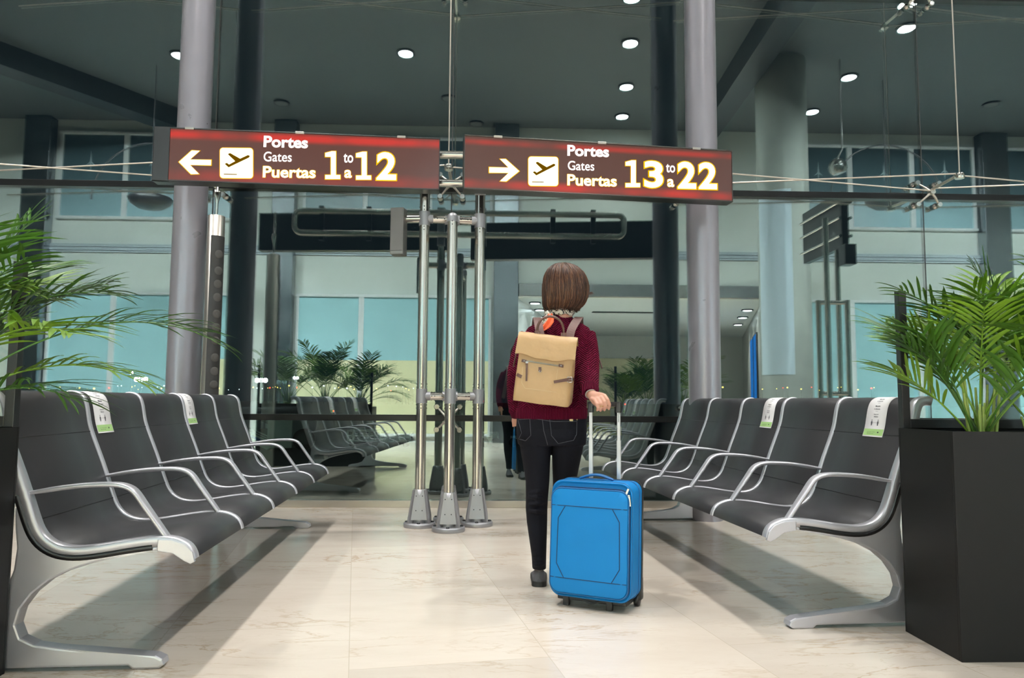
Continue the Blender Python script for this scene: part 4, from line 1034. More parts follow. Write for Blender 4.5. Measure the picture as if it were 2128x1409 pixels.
sw = fused(S, 'sweater', KNIT, 0.0055, 4)
CUFF = mat('crimson_rib', (0.10, 0.002, 0.017), 0.9, spec=0.12, bump=(120, 0.5, 0.002), var=0.2, vscale=80)
def ribs(mt):
    nt = mt.node_tree; N = nt.nodes.new; L = nt.links.new; b = nt.nodes['Principled BSDF']; tc = N('ShaderNodeTexCoord'); sx = N('ShaderNodeSeparateXYZ'); L(tc.outputs['Object'], sx.inputs[0])
    a = N('ShaderNodeMath'); a.operation = 'MULTIPLY'; a.inputs[1].default_value = 2*PI/0.0068; L(sx.outputs['X'], a.inputs[0]); q = N('ShaderNodeMath'); q.operation = 'SINE'; L(a.outputs[0], q.inputs[0])
    bp = N('ShaderNodeBump'); bp.inputs['Distance'].default_value = 0.005; bp.inputs['Strength'].default_value = 0.9; L(q.outputs[0], bp.inputs['Height']); L(bp.outputs[0], b.inputs['Normal'])
    mr = N('ShaderNodeMapRange'); mr.inputs[1].default_value = -1; L(q.outputs[0], mr.inputs[0]); m_ = N('ShaderNodeMix'); m_.data_type = 'RGBA'; m_.inputs[6].default_value = (0.05,0.0,0.008,1); m_.inputs[7].default_value = (0.17,0.004,0.035,1)
    L(mr.outputs[0], m_.inputs[0]); L(m_.outputs[2], b.inputs['Base Color'])
ribs(CUFF)
def cuff(p, q, r, r2):
    a, b = Vector(p)-po, Vector(q)-po; MB().tube([a, a.lerp(b,0.3), a.lerp(b,0.8), b], [r*0.96, r, r2, r2*0.9], 28).build('cuff', CUFF, person)
cuff(W(1225.5,806,-0.21), W(1227,819,-0.262), 19.2*PXM*0.94, 16.5*PXM*0.92)
cuff(W(1071,848,0.095), W(1072.5,865,0.12), 14.8*PXM, 12*PXM)
HEM = MB(); HEM.rings([ringxy(W(cx, cy, dy)-po, rx*PXM, ry) for cx, cy, rx, ry, dy in ((1147,848,73.5,.126,-.01),(1146.5,860,74.3,.129,-.011),(1146,869,73,.127,-.011),(1146,871,70,.122,-.011))]); HEM.build('hem', CUFF, person)
BRACE = mat('bracelet_metal', (0.35,0.33,0.30), 0.35, 0.8, var=0.3, vscale=150)
a = W(1228.5,819,-0.264)-po; ax_ = (W(1231,822,-0.275)-W(1226,812,-0.235)).normalized(); e1 = ax_.cross(Vector((1,0,0.2))).normalized(); e2 = ax_.cross(e1)
MB().tube([a+e2*0.0265*math.cos(q_)+e1*0.0225*math.sin(q_) for q_ in [2*PI*k/28 for k in range(29)]], [0.0030]*29, 8, cap=False).build('bracelet', BRACE, person)
RING = mat('gold_ring', (0.85,0.55,0.18), 0.2, 1.0)
c = hp(1250,845,dyG-0.031)-po; MB().tube([c+Vector((0.0088*math.cos(q_), 0.0088*math.sin(q_), 0.002)) for q_ in [2*PI*k/16 for k in range(17)]], [0.0016]*17, 6, cap=False).build('finger_ring', RING, person)

# ---- jeans
DENIM = mat('black_denim', (0.0055, 0.0055, 0.009), 0.8, bump=(500, 0.5, 0.0006), var=0.4, vscale=7, spec=0.15)
J = MB(); J.rings([ringxy(W(cx, cy, dy), rx*PXM, ry) for cx, cy, rx, ry, dy in HIPS])
for x_ in (1114, 1180): ell(J, W(x_, 898, -0.035), (31*PXM, 0.098, 0.085))
leg(J, LLEG); leg(J, RLEG)
# folds behind the knees and over the ankles
for L_, c0 in ((LLEG, 0), (RLEG, 0.1)):
    for (yy, xx, dy, rr, tl) in ((1022,1117,0.0,23,2),(1034,1116,0.0,23.2,-2),(1046,1116,0.0,23,2.5),(1062,1116,0.0,22.2,-2),(1150,1120,0.0,16,1),(1162,1120,0.0,15.6,-1),(1172,1120.5,0.0,15.2,1.5)):
        if L_ is RLEG: xx += 54-(yy-1020)*0.06; dy += 0.09+(yy-1022)*0.0014
        if L_ is RLEG and yy > 1100: continue
        a = W(xx-rr*0.75, yy+tl, dy-0.035); b = W(xx, yy, dy-0.062 if yy < 1100 else dy-0.044); c = W(xx+rr*0.75, yy-tl, dy-0.035)
        J.tube([a, a.lerp(b,0.55)+Vector((0,-0.006,0)), b, c.lerp(b,0.55)+Vector((0,-0.006,0)), c], [0.006,0.010,0.012,0.010,0.006], 8)
jeans = fused(J, 'jeans', DENIM, 0.0052, 3)
STITCH = mat('dark_seam_thread', (0.05,0.05,0.06), 0.7); LABELM = mat('gold_label', (0.62,0.50,0.25), 0.35, 0.6)
bvh = None
from mathutils.bvhtree import BVHTree
def bvh_of(o):
    return BVHTree.FromPolygons([v.co.copy() for v in o.data.vertices], [tuple(p.vertices) for p in o.data.polygons])
JB = bvh_of(jeans)
def onto(bv, px, py, off=0.001, org=None):
    d = ray(px, py).normalized(); o_ = CAM-(po if org is None else org)
    h = bv.ray_cast(o_, d)
    return (h[0]-d*off) if h[0] else None
def seam(bv, pts, r, name, m, parent, org=None, n=6, off=0.0005):
    P = []
    for i in range(len(pts)-1):
        a, b = pts[i], pts[i+1]; k_ = max(2, int(math.hypot(b[0]-a[0], b[1]-a[1])/4))
        for j in range(k_): P.append((a[0]+(b[0]-a[0])*j/k_, a[1]+(b[1]-a[1])*j/k_))
    P.append(pts[-1]); Q = [onto(bv, x, y, off, org) for x, y in P]; Q = [q for q in Q if q]
    if len(Q) > 2: return MB().tube(Q, [r]*len(Q), n).build(name, m, parent)
for pts in ([(1126,862),(1130,895),(1138,925)], [(1077,874),(1084,900),(1078,912),(1092,916),(1103,905),(1101,868)], [(1142,868),(1146,905),(1160,922),(1192,915),(1198,903),(1199,872)]):
    seam(JB, pts, 0.0015, 'pocket_seam', STITCH, jeans)
seam(JB, [(1078,872),(1110,870),(1150,876),(1199,876)], 0.0015, 'waist_seam', STITCH, jeans)
q_ = onto(JB, 1187, 873, 0.002); MB().box(q_, (0.018,0.004,0.010), bevel=0.001).build('back_label', LABELM, jeans)
for x_, y_ in ((1103,868),(1142,869),(1199,872)):
    q_ = onto(JB, x_, y_, 0.001); MB().lathe(q_, [(0.0035,0),(0.0035,0.002),(0.001,0.003)], 10, (0,-1,0)).build('rivet', LABELM, jeans)

# ---- shoes
SUEDE = mat('grey_suede', (0.075,0.075,0.085), 0.8, bump=(300,0.3,0.001), var=0.15); SOLE = mat('black_rubber_sole', (0.01,0.01,0.01), 0.6)
def shoe(hx, hy, yaw):
    """heel at hx, hy on the floor, toe pointing away"""
    Mz = Matrix.Rotation(yaw, 3, 'Z'); L_ = 0.240
    prof = [(-0.005,0.010,0,0.044),(0.0,0.021,0,0.066),(0.005,0.027,0,0.080),(0.012,0.031,0.036,0.088),(0.035,0.034,0.038,0.094),(0.065,0.034,0.037,0.090),(0.10,0.035,0.036,0.072),(0.14,0.037,0.036,0.056),(0.18,0.039,0.036,0.046),(0.215,0.033,0.030,0.040),(0.235,0.018,0.016,0.034)]
    up = MB(); rg = []
    for y, wd, w2, h in prof:
        r_ = []
        for j in range(24):
            a = 2*PI*j/24; x = math.cos(a)*wd; z = math.sin(a); zz = 0.018+ (h-0.018)*(z if z > 0 else 0)**0.8
            r_.append(Vector((hx, hy, 0))-po+Mz@Vector((x*(1 if z <= 0.1 else 0.62+0.38*(1-z**2)), y, zz)))
        rg.append(r_)
    up.rings(rg); so = up.build('shoe', SUEDE, person)
    half = [(0.0, -0.006), (0.014, -0.005), (0.026, 0.001), (0.034, 0.012)]+[(b_+0.003, a_) for a_, b_, _, _ in prof[4:]]+[(0.010, 0.243)]
    outl = half+[(-x, y) for x, y in half[::-1]][:-1]
    sl = MB().prism(outl[::-1], lambda x, y, z: Vector((hx, hy, 0))-po+Mz@Vector((x, y, z)), 0.001, 0.024, 0.0)
    o = sl.build('sole', SOLE, so, smooth=False)
    MB().box(Vector((hx,hy,0.088))-po+Mz@Vector((0,-0.002,0)), (0.014,0.006,0.034), Mz, bevel=0.002).build('heel_tab', SUEDE, so)
hl = atZ(1120.5, 1220, 0); shoe(hl.x, hl.y, R(-3))
rl = W(1165,1163,0.29); shoe(rl.x, rl.y-0.045, R(-8))

# ---- hair
HAIR = mat('auburn_hair', (0.026, 0.008, 0.003), 0.45, var=0.5, vscale=60, spec=0.3)
HAIR2 = mat('auburn_hair_light', (0.105, 0.038, 0.011), 0.38, var=0.4, vscale=60, spec=0.6)
HAIR3 = mat('auburn_hair_mid', (0.055, 0.018, 0.006), 0.4, var=0.5, vscale=60, spec=0.4)
for nn in HAIR.node_tree.nodes:
    if nn.type == 'MAPPING': pass
HB = [(1170,547,7,.020),(1171,551,20,.048),(1172,557,30,.070),(1173,566,38,.088),(1174,578,43.5,.102),(1175,592,46,.108),(1175,606,46.5,.109),(1174,619,45.5,.104),(1172,630,43,.096),(1169,639,38,.086),(1166,645,30,.072)]
mb = MB(); rg = []; NH = 64
rnd = random.Random(3)
def hair_r(a, i):
    """radius factor: the face side is cut away below the fringe"""
    f = (math.sin(a)-0.45)/0.55
    cut = 1.0
    if f > 0 and i >= 5: cut = 1-0.42*min(1, f*1.6)*min(1, (i-4)/2)
    return cut*(1+0.018*math.sin(a*9+i*0.4)+0.012*math.sin(a*17-i*0.7))
def hair_pt(a, t, off=0.0):
    i = min(int(t), len(HB)-2); f = t-i
    cx, cy_, rx, ry = [HB[i][k]+(HB[i+1][k]-HB[i][k])*f for k in range(4)]
    c = W(cx, cy_, -0.008); k = hair_r(a, t)
    return Vector((c.x+math.cos(a)*(rx*PXM*k+off), c.y+math.sin(a)*(ry*k+off), c.z))-po
for i in range(len(HB)):
    rg.append([hair_pt(2*PI*j/NH, i) for j in range(NH)])
mb.rings(rg)
base_hair = mb.build('hair', HAIR, person)
sts = [MB(), MB(), MB()]
for k in range(900):
    st = sts[0 if k % 5 < 2 else (1 if k % 5 == 2 else 2)]
    a = rnd.uniform(0, 2*PI)
    if 0.25*PI < a < 0.75*PI and rnd.random() < 0.7: continue
    t0 = rnd.uniform(0.0, 5.0); t1 = min(len(HB)-1.001+rnd.uniform(-0.9, 0.0), t0+rnd.uniform(4, 10)); ph = rnd.uniform(0, 6.28); amp = rnd.uniform(0.02, 0.07); pts = []; off = rnd.uniform(0.0, 0.004)
    for j in range(9):
        t = t0+(t1-t0)*j/8; aa = a+amp*math.sin(ph+t*0.7)*min(1, t/3)+(0.10*(1-t/10))*math.sin(a*2)
        p = hair_pt(aa, t, off+0.0015*math.sin(t+ph)); pts.append(p)
    tail = pts[-1]-pts[-2]
    if t1 > 9.2: pts.append(pts[-1]+Vector((rnd.uniform(-.006,.006), rnd.uniform(-.006,.004), -rnd.uniform(0.004,0.016))))
    r0 = rnd.uniform(0.0016, 0.0034)
    st.tube(pts, [r0*0.5]+[r0]*(len(pts)-2)+[r0*0.2], 5)
# stray tuft at the right ear
for k in range(14):
    b_ = hair_pt(-0.15, 6.4)+Vector((0,0,rnd.uniform(-0.006,0.006))); st.tube([b_, b_+Vector((0.012,-0.004,0.004*rnd.uniform(-1,1))), b_+Vector((0.028+rnd.uniform(-.01,.008),-0.006,0.004+rnd.uniform(-.006,.006)))], [0.0012,0.001,0.0003], 4)
for st_, m_ in zip(sts, (HAIR, HAIR2, HAIR3)): st_.build('strands', m_, base_hair)['kind'] = 'stuff'

# ---- neckerchief
def scarf_mat():
    mt = mat('printed_scarf', (0.8,0.78,0.72), 0.6); nt = mt.node_tree; N = nt.nodes.new; L = nt.links.new; b = nt.nodes['Principled BSDF']
    tc = N('ShaderNodeTexCoord'); nz = N('ShaderNodeTexNoise'); nz.inputs['Scale'].default_value = 55; nz.inputs['Detail'].default_value = 1; nz.inputs['Distortion'].default_value = 2
    cr = N('ShaderNodeValToRGB'); cr.color_ramp.interpolation = 'CONSTANT'; cr.color_ramp.elements[0].color = (0.015,0.013,0.012,1); e = cr.color_ramp.elements[1]; e.position = 0.47; e.color = (0.80,0.77,0.68,1)
    L(tc.outputs['Object'], nz.inputs[0]); L(nz.outputs['Fac'], cr.inputs[0]); L(cr.outputs[0], b.inputs['Base Color']); return mt
SCARF = scarf_mat(); ORANGE = mat('orange_silk', (0.85,0.13,0.03), 0.45, sheen=0.3, bump=(30,0.4,0.004))
sc_ = MB(); pts = []; rr = []
for k in range(33):
    a = 2*PI*k/32; p = W(1163, 651, 0.004)-po; pts.append(p+Vector((0.066*math.cos(a), 0.070*math.sin(a), 0.004*math.sin(a*3)+0.006*math.cos(a)))); rr.append((0.011+0.002*math.sin(5*a), 0.017+0.003*math.sin(a*7)))
sc_.tube(pts, rr, 12, cap=False); scf = sc_.build('neckerchief', SCARF, person)
kn = MB(); ell(kn, W(1139,651,-0.075)-po, (0.015,0.013,0.014), 10); kn.build('knot', SCARF, scf)
def cloth(pts_px, dys, wpx, m, nm, th=0.0015):
    mb = MB(); rg = []
    for i, ((x, y), dy, w_) in enumerate(zip(pts_px, dys, wpx)):
        c = W(x, y, dy)-po; r_ = []
        for j in range(9):
            f = j/8-0.5; r_.append(c+Vector((f*w_*PXM, 0.010*math.sin(f*9+i*0.6)-0.002, 0.004*f)))
        rg.append(r_ + [v+Vector((0,th,0)) for v in r_[::-1]])
    mb.rings(rg); return mb.build(nm, m, scf)
cloth([(1139,653),(1135,660),(1130,668),(1127,674)], [-.085,-.098,-.108,-.112], [10,15,13,5], SCARF, 'scarf_end')
cloth([(1142,652),(1144,660),(1141,670),(1134,680),(1129,688)], [-.085,-.102,-.116,-.124,-.128], [9,13,19,20,6], ORANGE, 'orange_scarf_end')

# ================================================================== BACKPACK
BEIGE = mat('beige_leather', (0.47, 0.30, 0.145), 0.45, bump=(11, 0.7, 0.012), var=0.10, vscale=9)
BROWN = mat('brown_leather', (0.085, 0.035, 0.024), 0.45, bump=(120, 0.2, 0.001), var=0.2); ZIPM = mat('dark_zip', (0.20,0.17,0.14), 0.4, 0.6)
NICK = mat('nickel', (0.75,0.74,0.72), 0.18, 1.0)
Yb = Yw-0.245                     # front of the pack
pk_o = W(1125, 835, -0.2); pack = empty('backpack', pk_o, 'beige leather backpack with brown straps on the back of the person', 'backpack')
cTL, cTR, cBL, cBR = (1083,692), (1195,704), (1062,832), (1181,848)
def pk(u, v, d):
    """u 0..1 across, v 0 (bottom)..1 (top), d 0 (front) .. 1 (back)"""
    x = (cBL[0]*(1-u)+cBR[0]*u)*(1-v)+(cTL[0]*(1-u)+cTR[0]*u)*v; y = (cBL[1]*(1-u)+cBR[1]*u)*(1-v)+(cTL[1]*(1-u)+cTR[1]*u)*v
    x += 12*d*(1-0.6*v); y -= 16*d*(1-v)*u
    return atY(x, y, Yb+0.115*d*(1-0.25*v)+0.045*(1-u)*0.4)-pk_o
mb = MB(); rg = []; NR = 44
for i in range(25):
    v = i/24; ed = min(v, 1-v); pin = 1-0.10*math.exp(-v*22)-0.16*math.exp(-(1-v)*14); rg_ = []
    for j in range(NR):
        a = 2*PI*j/NR; ca, sa = math.cos(a), math.sin(a); e_ = 0.32
        u = 0.5+0.5*math.copysign(abs(ca)**e_, ca)*(1-0.02*math.exp(-v*10)); d = 0.5+0.5*math.copysign(abs(sa)**e_, sa)*pin
        bulge = -0.10*math.sin(PI*min(1, v*1.15))*math.sin(PI*u) if sa < 0 else 0
        rg_.append(pk(u, v*0.97+0.006*math.sin(u*11)*(v < 0.05), d+bulge))
    rg.append(rg_)
mb.rings(rg); pb_ = mb.build('body', BEIGE, pack)
# flap folded over the top
mb = MB(); rg = []
path_f = [(0.72,0.90),(0.5,0.985),(0.28,1.018),(0.08,1.012),(-0.10,0.975),(-0.18,0.90),(-0.20,0.82),(-0.21,0.76),(-0.23,0.705),(-0.21,0.690),(-0.15,0.700),(-0.13,0.76),(-0.10,0.85),(-0.02,0.93),(0.12,0.965),(0.3,0.968),(0.5,0.94),(0.70,0.88)]
for i in range(29):
    u = -0.045+1.09*i/28; wv = 0.010*math.sin(u*6.5+0.6)+0.008*math.sin(u*15); r_ = []
    for k_, (d, v) in enumerate(path_f):
        ee = 1-0.35*max(0, abs(u-0.5)*2-0.9)/0.19*(1 if k_ < 9 else 0)
        sag = (-0.035*math.sin(PI*min(max(u,0),1)) if 7 <= k_ <= 10 else 0)
        wr_ = (0.035*math.sin(u*19+v*8)*math.sin(PI*min(1,max(0,(v-0.7)/0.3))) if 4 <= k_ <= 8 else 0)
        r_.append(pk(u, v+wv*(1 if 5 <= k_ <= 12 else 0.3)+sag, d*ee+wr_*0.6))
    rg.append(r_)
mb.rings(rg); fl = mb.build('flap', BEIGE, pack)
PB = bvh_of(pb_); FB = bvh_of(fl)
def opk(x, y, off=0.001): return onto(PB, x, y, off, pk_o)
def strip(pts, w_, th, nm, m, parent, bv=PB, off=0.002, taper=None):
    """flat strap lying on the surface, along pixel points"""
    Q = []
    for i in range(len(pts)-1):
        for j in range(4): Q.append((pts[i][0]+(pts[i+1][0]-pts[i][0])*j/4, pts[i][1]+(pts[i+1][1]-pts[i][1])*j/4))
    Q.append(pts[-1]); P = [onto(bv, x, y, off, pk_o) for x, y in Q]; P = [p for p in P if p]
    if len(P) < 2: return None
    rg = []
    for i, p in enumerate(P):
        t = (P[min(i+1,len(P)-1)]-P[max(i-1,0)]).normalized(); s = t.cross(Vector((0,-1,0))).normalized(); ww = w_*(taper[0]+(taper[1]-taper[0])*i/(len(P)-1) if taper else 1)
        n_ = Vector((0,-1,0)); rg.append([p-s*ww/2, p-s*ww/2*0.9+n_*th, p+s*ww/2*0.9+n_*th, p+s*ww/2, p+s*ww/2-n_*0.002, p-s*ww/2-n_*0.002])
    return MB().rings(rg).build(nm, m, parent, smooth=False)
zp = strip([(1088,749),(1125,755),(1166,761)], 0.007, 0.002, 'zip', ZIPM, pack)
for x_, y_ in ((1089,750),(1166,760)):
    tb = strip([(x_-5,y_-1),(x_+5,y_+1)], 0.014, 0.004, 'zip_tab', BROWN, pack)
    q_ = opk(x_, y_, 0.006)
    if q_: MB().lathe(q_, [(0.003,0),(0.003,0.002)], 10, (0,-1,0)).build('rivet', NICK, tb)
zpull = strip([(1095,755),(1094.5,775),(1094,792)], 0.0085, 0.003, 'zip_pull', BROWN, pack, off=0.005)
q_ = opk(1095, 753, 0.005); MB().box(q_, (0.012,0.006,0.010), bevel=0.001).build('slider', NICK, zpull)
strip([(1122,763),(1122,773)], 0.014, 0.004, 'front_tab', BROWN, pack)
seam(PB, [(1122,769),(1120,773),(1123,774),(1125,770)], 0.0012, 'tab_ring', NICK, pack, pk_o, off=0.006)
bs = strip([(1151,794),(1168,791),(1180,789),(1193,787)], 0.0155, 0.004, 'side_strap', BROWN, pack, taper=(0.85,1.0))
bl_ = strip([(1066,776),(1074,778),(1084,783)], 0.0155, 0.004, 'side_strap', BROWN, pack)
for cxp, cyp, par in ((1184,789,bs),(1071,776,bl_)):
    q_ = opk(cxp, cyp, 0.007)
    if q_:
        pts = [q_+Vector((sx*0.011, 0, sz*0.0125)) for sx, sz in ((-1,-.8),(-.8,-1),(.8,-1),(1,-.8),(1,.8),(.8,1),(-.8,1),(-1,.8),(-1,-.8))]
        MB().tube(pts, [0.0018]*9, 8, cap=False).tube([q_+Vector((-0.012,-0.001,0)), q_+Vector((0.011,-0.001,0))], [0.0012]*2, 6).build('buckle', NICK, par)
STB = mat('pale_stitching', (0.72,0.58,0.38), 0.7)
def stitches(pts, nm='stitching'):
    mb = MB()
    for i in range(len(pts)-1):
        a, b = pts[i], pts[i+1]; L_ = math.hypot(b[0]-a[0], b[1]-a[1]); n_ = int(L_/1.9)
        for j in range(n_):
            p = opk(a[0]+(b[0]-a[0])*(j+0.15)/n_, a[1]+(b[1]-a[1])*(j+0.15)/n_, 0.0006); q = opk(a[0]+(b[0]-a[0])*(j+0.75)/n_, a[1]+(b[1]-a[1])*(j+0.75)/n_, 0.0006)
            if p and q: mb.tube([p, q], [0.0007]*2, 5)
    if mb.v: mb.build(nm, STB, pack)
stitches([(1087,762),(1084,795),(1091,807),(1156,815)]); stitches([(1159,767),(1156,788)])
# carrying loop and shoulder straps
loop = MB(); A = W(1118,691,-0.165)-pk_o; pts = []; 
for k_ in range(17):
    a = PI*k_/16; c = ((1144-27.5*math.cos(a)), (690+3.0*(k_/16)-34*math.sin(a)**0.8)); pts.append(W(c[0], c[1], -0.205-0.012*math.sin(a))-pk_o)
loop.tube(pts, [(0.0062,0.0085)]*17, 12).build('carrying_loop', BROWN, pack)
for x_, y_ in ((1116.5,692),(1171.5,696)):
    MB().box(W(x_, y_, -0.213)-pk_o, (0.028,0.008,0.020), bevel=0.003).build('loop_mount', BROWN, pack)
TAUPE = mat('taupe_strap', (0.14,0.075,0.068), 0.5, bump=(60,0.3,0.001), var=0.1)
SWB = bvh_of(sw)
def shoulder(ptsp, nm='shoulder_strap'):
    P = [W(*p)-pk_o for p in ptsp]; P = [Vector(q) for q in resamp3(P)]; rg = []
    for i, p in enumerate(P):
        t = (P[min(i+1,len(P)-1)]-P[max(i-1,0)]).normalized(); s = Vector((1,0,0)); s = (s-t*s.dot(t)).normalized(); n_ = t.cross(s)
        rg.append([p-s*0.020-n_*0.003, p-s*0.020+n_*0.003, p+s*0.020+n_*0.003, p+s*0.020-n_*0.003])
    return MB().rings(rg).build(nm, TAUPE, pack, smooth=False)
def resamp3(P, k=5):
    out = []
    for i in range(len(P)-1):
        p0, p1, p2, p3 = P[max(i-1,0)], P[i], P[i+1], P[min(i+2,len(P)-1)]
        for j in range(k):
            t = j/k; out.append(0.5*((2*p1)+(p2-p0)*t+(2*p0-5*p1+4*p2-p3)*t*t+(3*p1-p0-3*p2+p3)*t*t*t))
    out.append(P[-1]); return out
shoulder([(1123,698,-.150),(1120,680,-.135),(1117,664,-.095),(1116,661,-.03),(1114,668,.05),(1110,700,.105),(1098,760,.135),(1088,820,.10),(1083,826,-.06)])
shoulder([(1183,704,-.150),(1188,684,-.135),(1200,664,-.095),(1204,660,-.03),(1204,668,.05),(1206,700,.105),(1200,760,.135),(1196,815,.09),(1190,822,-.06)])
MB().tube([W(1243,740,-0.02)-pk_o, W(1247,752,-0.05)-pk_o, W(1251,765,-0.07)-pk_o], [(0.003,0.0055)]*3, 8).build('strap_end', BROWN, pack)
MB().tube([W(1073,735,-0.13)-pk_o, W(1070,748,-0.14)-pk_o, W(1067,762,-0.14)-pk_o], [(0.004,0.009)]*3, 8).build('strap_end', BROWN, pack)

# ================================================================== SUITCASE
BLUE = mat('blue_polyester', (0.001, 0.185, 0.50), 0.6, bump=(700, 0.5, 0.0006), var=0.10, vscale=5, spec=0.3)
BLUED = mat('blue_piping', (0.006, 0.10, 0.28), 0.5); DKSEAM = mat('navy_seam', (0.003, 0.03, 0.09), 0.7)
RUB = mat('black_plastic', (0.012,0.012,0.013), 0.4, bump=(300,0.2,0.0005)); TUBEM = mat('satin_aluminium', (0.80,0.80,0.82), 0.35, 0.55)
bl0 = atZ(1137,1238,.04); br0 = atZ(1309,1261,.04); xd = (br0-bl0).normalized(); Wc = 0.379; Dc = 0.185
org = Vector(((bl0.x+br0.x)/2, (bl0.y+br0.y)/2, 0)); yaw_ = math.atan2(xd.y, xd.x)
case = empty('suitcase', org, 'upright blue fabric cabin suitcase with extended handle behind the person', 'suitcase', rz=yaw_)
TILT = R(3.5)
Hc = 0.505
def cs(x, y, z):      # case coordinates: x across, y depth from the front, z up, leaning with the case
    return Vector((x, y*math.cos(TILT)+(z-0.04)*math.sin(TILT), 0.04+(z-0.04)*math.cos(TILT)-y*math.sin(TILT)*0.3))
def rrect(w_, h, r, n=8, x0=0, z0=0):
    out = []
    for cx_, cz_, a0 in ((w_/2-r, r, -90), (w_/2-r, h-r, 0), (-w_/2+r, h-r, 90), (-w_/2+r, r, 180)):
        for k_ in range(n+1):
            a = R(a0+90*k_/n); out.append((x0+cx_+r*math.cos(a), z0+cz_+r*math.sin(a)))
    return out
def slabs(levels, nm, m, parent, smooth=True):
    """levels: (y, width, height, radius, z0)"""
    mb = MB(); mb.rings([[cs(x, y, z) for x, z in rrect(w_, h, r, 8, 0, z0)] for y, w_, h, r, z0 in levels]); o = mb.build(nm, m, parent); 
    return shade_smooth(o, 50)
z0 = 0.042
bodyc = slabs([(0.028,Wc-0.03,Hc-0.03,0.045,z0+0.015),(0.020,Wc-0.012,Hc-0.012,0.050,z0+0.006),(0.026,Wc,Hc,0.052,z0),(0.05,Wc,Hc,0.052,z0),(0.13,Wc-0.002,Hc,0.050,z0),(0.165,Wc-0.004,Hc-0.002,0.045,z0+0.001)], 'shell', BLUE, case)
slabs([(0.163,Wc+0.002,Hc+0.004,0.045,z0-0.002),(0.185,Wc,Hc+0.002,0.043,z0-0.001),(0.195,Wc-0.03,Hc-0.03,0.035,z0+0.014)], 'back_panel', RUB, case)
pw, ph_ = Wc-0.022, Hc-0.055
slabs([(0.030,pw,ph_,0.045,z0+0.020),(0.004,pw,ph_,0.045,z0+0.020),(-0.004,pw-0.008,ph_-0.008,0.042,z0+0.024),(-0.009,pw-0.05,ph_-0.06,0.03,z0+0.05),(-0.010,pw-0.20,ph_-0.25,0.02,z0+0.14)], 'front_pocket', BLUE, bodyc)
def ring_tube(pts, r, nm, m, parent, close=True, n=8):
    P = [cs(*p) for p in pts]
    if close: P.append(P[0])
    return MB().tube(P, [r]*len(P), n, cap=not close).build(nm, m, parent)
ring_tube([(x, 0.001, z) for x, z in rrect(pw+0.002, ph_+0.002, 0.046, 8, 0, z0+0.019)], 0.0030, 'piping', BLUED, bodyc)
ring_tube([(x, 0.026, z) for x, z in rrect(Wc-0.004, Hc-0.004, 0.052, 8, 0, z0+0.002)], 0.0026, 'piping', BLUED, bodyc)
ring_tube([(x, 0.013, z) for x, z in rrect(pw+0.004, ph_+0.010, 0.048, 8, 0, z0+0.016)], 0.0022, 'zip_track', DKSEAM, bodyc)
ring_tube([(x, 0.120, z) for x, z in rrect(Wc+0.001, Hc+0.002, 0.050, 8, 0, z0-0.001)], 0.0024, 'piping', BLUED, bodyc)
zt1_, zb1_ = z0+0.395, z0+0.085
def fs_(x, z, off=0.0):   # height of the pocket front
    ex = max(0, (abs(x)-(pw/2-0.025))/0.021); return -0.0098+0.005*min(1, ex)-off
def fseam(pts, nm='seam', r=0.0019):
    P = []
    for i in range(len(pts)-1):
        for j in range(8): P.append((pts[i][0]+(pts[i+1][0]-pts[i][0])*j/8, pts[i][1]+(pts[i+1][1]-pts[i][1])*j/8))
    P.append(pts[-1]); MB().tube([cs(x, fs_(x, z), z) for x, z in P], [r]*len(P), 6).build(nm, DKSEAM, bodyc)
fseam([(-pw/2+0.004,zt1_),(pw/2-0.004,zt1_)]); fseam([(-pw/2+0.004,zb1_),(pw/2-0.004,zb1_)])
fseam([(-0.110,zt1_-0.002),(-0.142,zt1_-0.055),(-0.145,zb1_+0.06),(-0.110,zb1_+0.002)]); fseam([(0.110,zt1_-0.002),(0.142,zt1_-0.055),(0.145,zb1_+0.06),(0.110,zb1_+0.002)])
# top grab handle
pts = [cs(-0.080+0.16*k_/12, 0.085, z0+Hc+0.004+0.020*math.sin(PI*k_/12)) for k_ in range(13)]
MB().tube(pts, [(0.006+0.011*math.sin(PI*k_/12)**0.5, 0.006) for k_ in range(13)], 14).build('top_handle', BLUED, case)
# zip pullers at the right corner
for k_, (x, z, L_) in enumerate(((0.170, z0+Hc-0.035, 0.030), (0.181, z0+Hc-0.075, 0.042))):
    q = cs(x, 0.004, z); p_ = MB().box(q, (0.010,0.006,L_), Matrix.Rotation(R(25 if k_ == 0 else -6), 3, 'Y'), bevel=0.0015).build('zip_pull', NICK, case)
q = cs(0.176, 0.008, z0+Hc-0.055); MB().box(q, (0.011,0.009,0.016), bevel=0.002).build('zip_slider', NICK, case)
# telescopic handle
tx = 0.068; cam_top = 0.865
for s in (-1, 1):
    xo = 0.006
    MB().box((xo+s*tx, 0.178+0.035, (0.52+0.72)/2), (0.019,0.012,0.20), bevel=0.003).build('handle_tube', TUBEM, case)
    tb = MB().box((xo+s*tx, 0.178+0.035, (0.70+cam_top)/2), (0.015,0.010,cam_top-0.70), bevel=0.0025).build('handle_tube', TUBEM, case)
    if s == 1:
        vs, fs = text2d('Roncato', 0.01); w0 = max(v[0] for v in vs); sc1 = 0.042/w0
        MB().add([(xo+s*tx-0.002+v[1]*sc1, 0.178+0.035-0.0056, 0.845-v[0]*sc1) for v in vs], fs).build('lettering', mat('tube_print', (0.08,0.08,0.09), 0.5), tb, fix=False)
    MB().box((xo+s*tx, 0.213, cam_top+0.006), (0.026,0.024,0.050), bevel=0.006).build('grip_corner', RUB, case)
MB().box((0.006, 0.213, cam_top+0.020), (2*tx, 0.022, 0.022), bevel=0.007).build('grip', RUB, case)
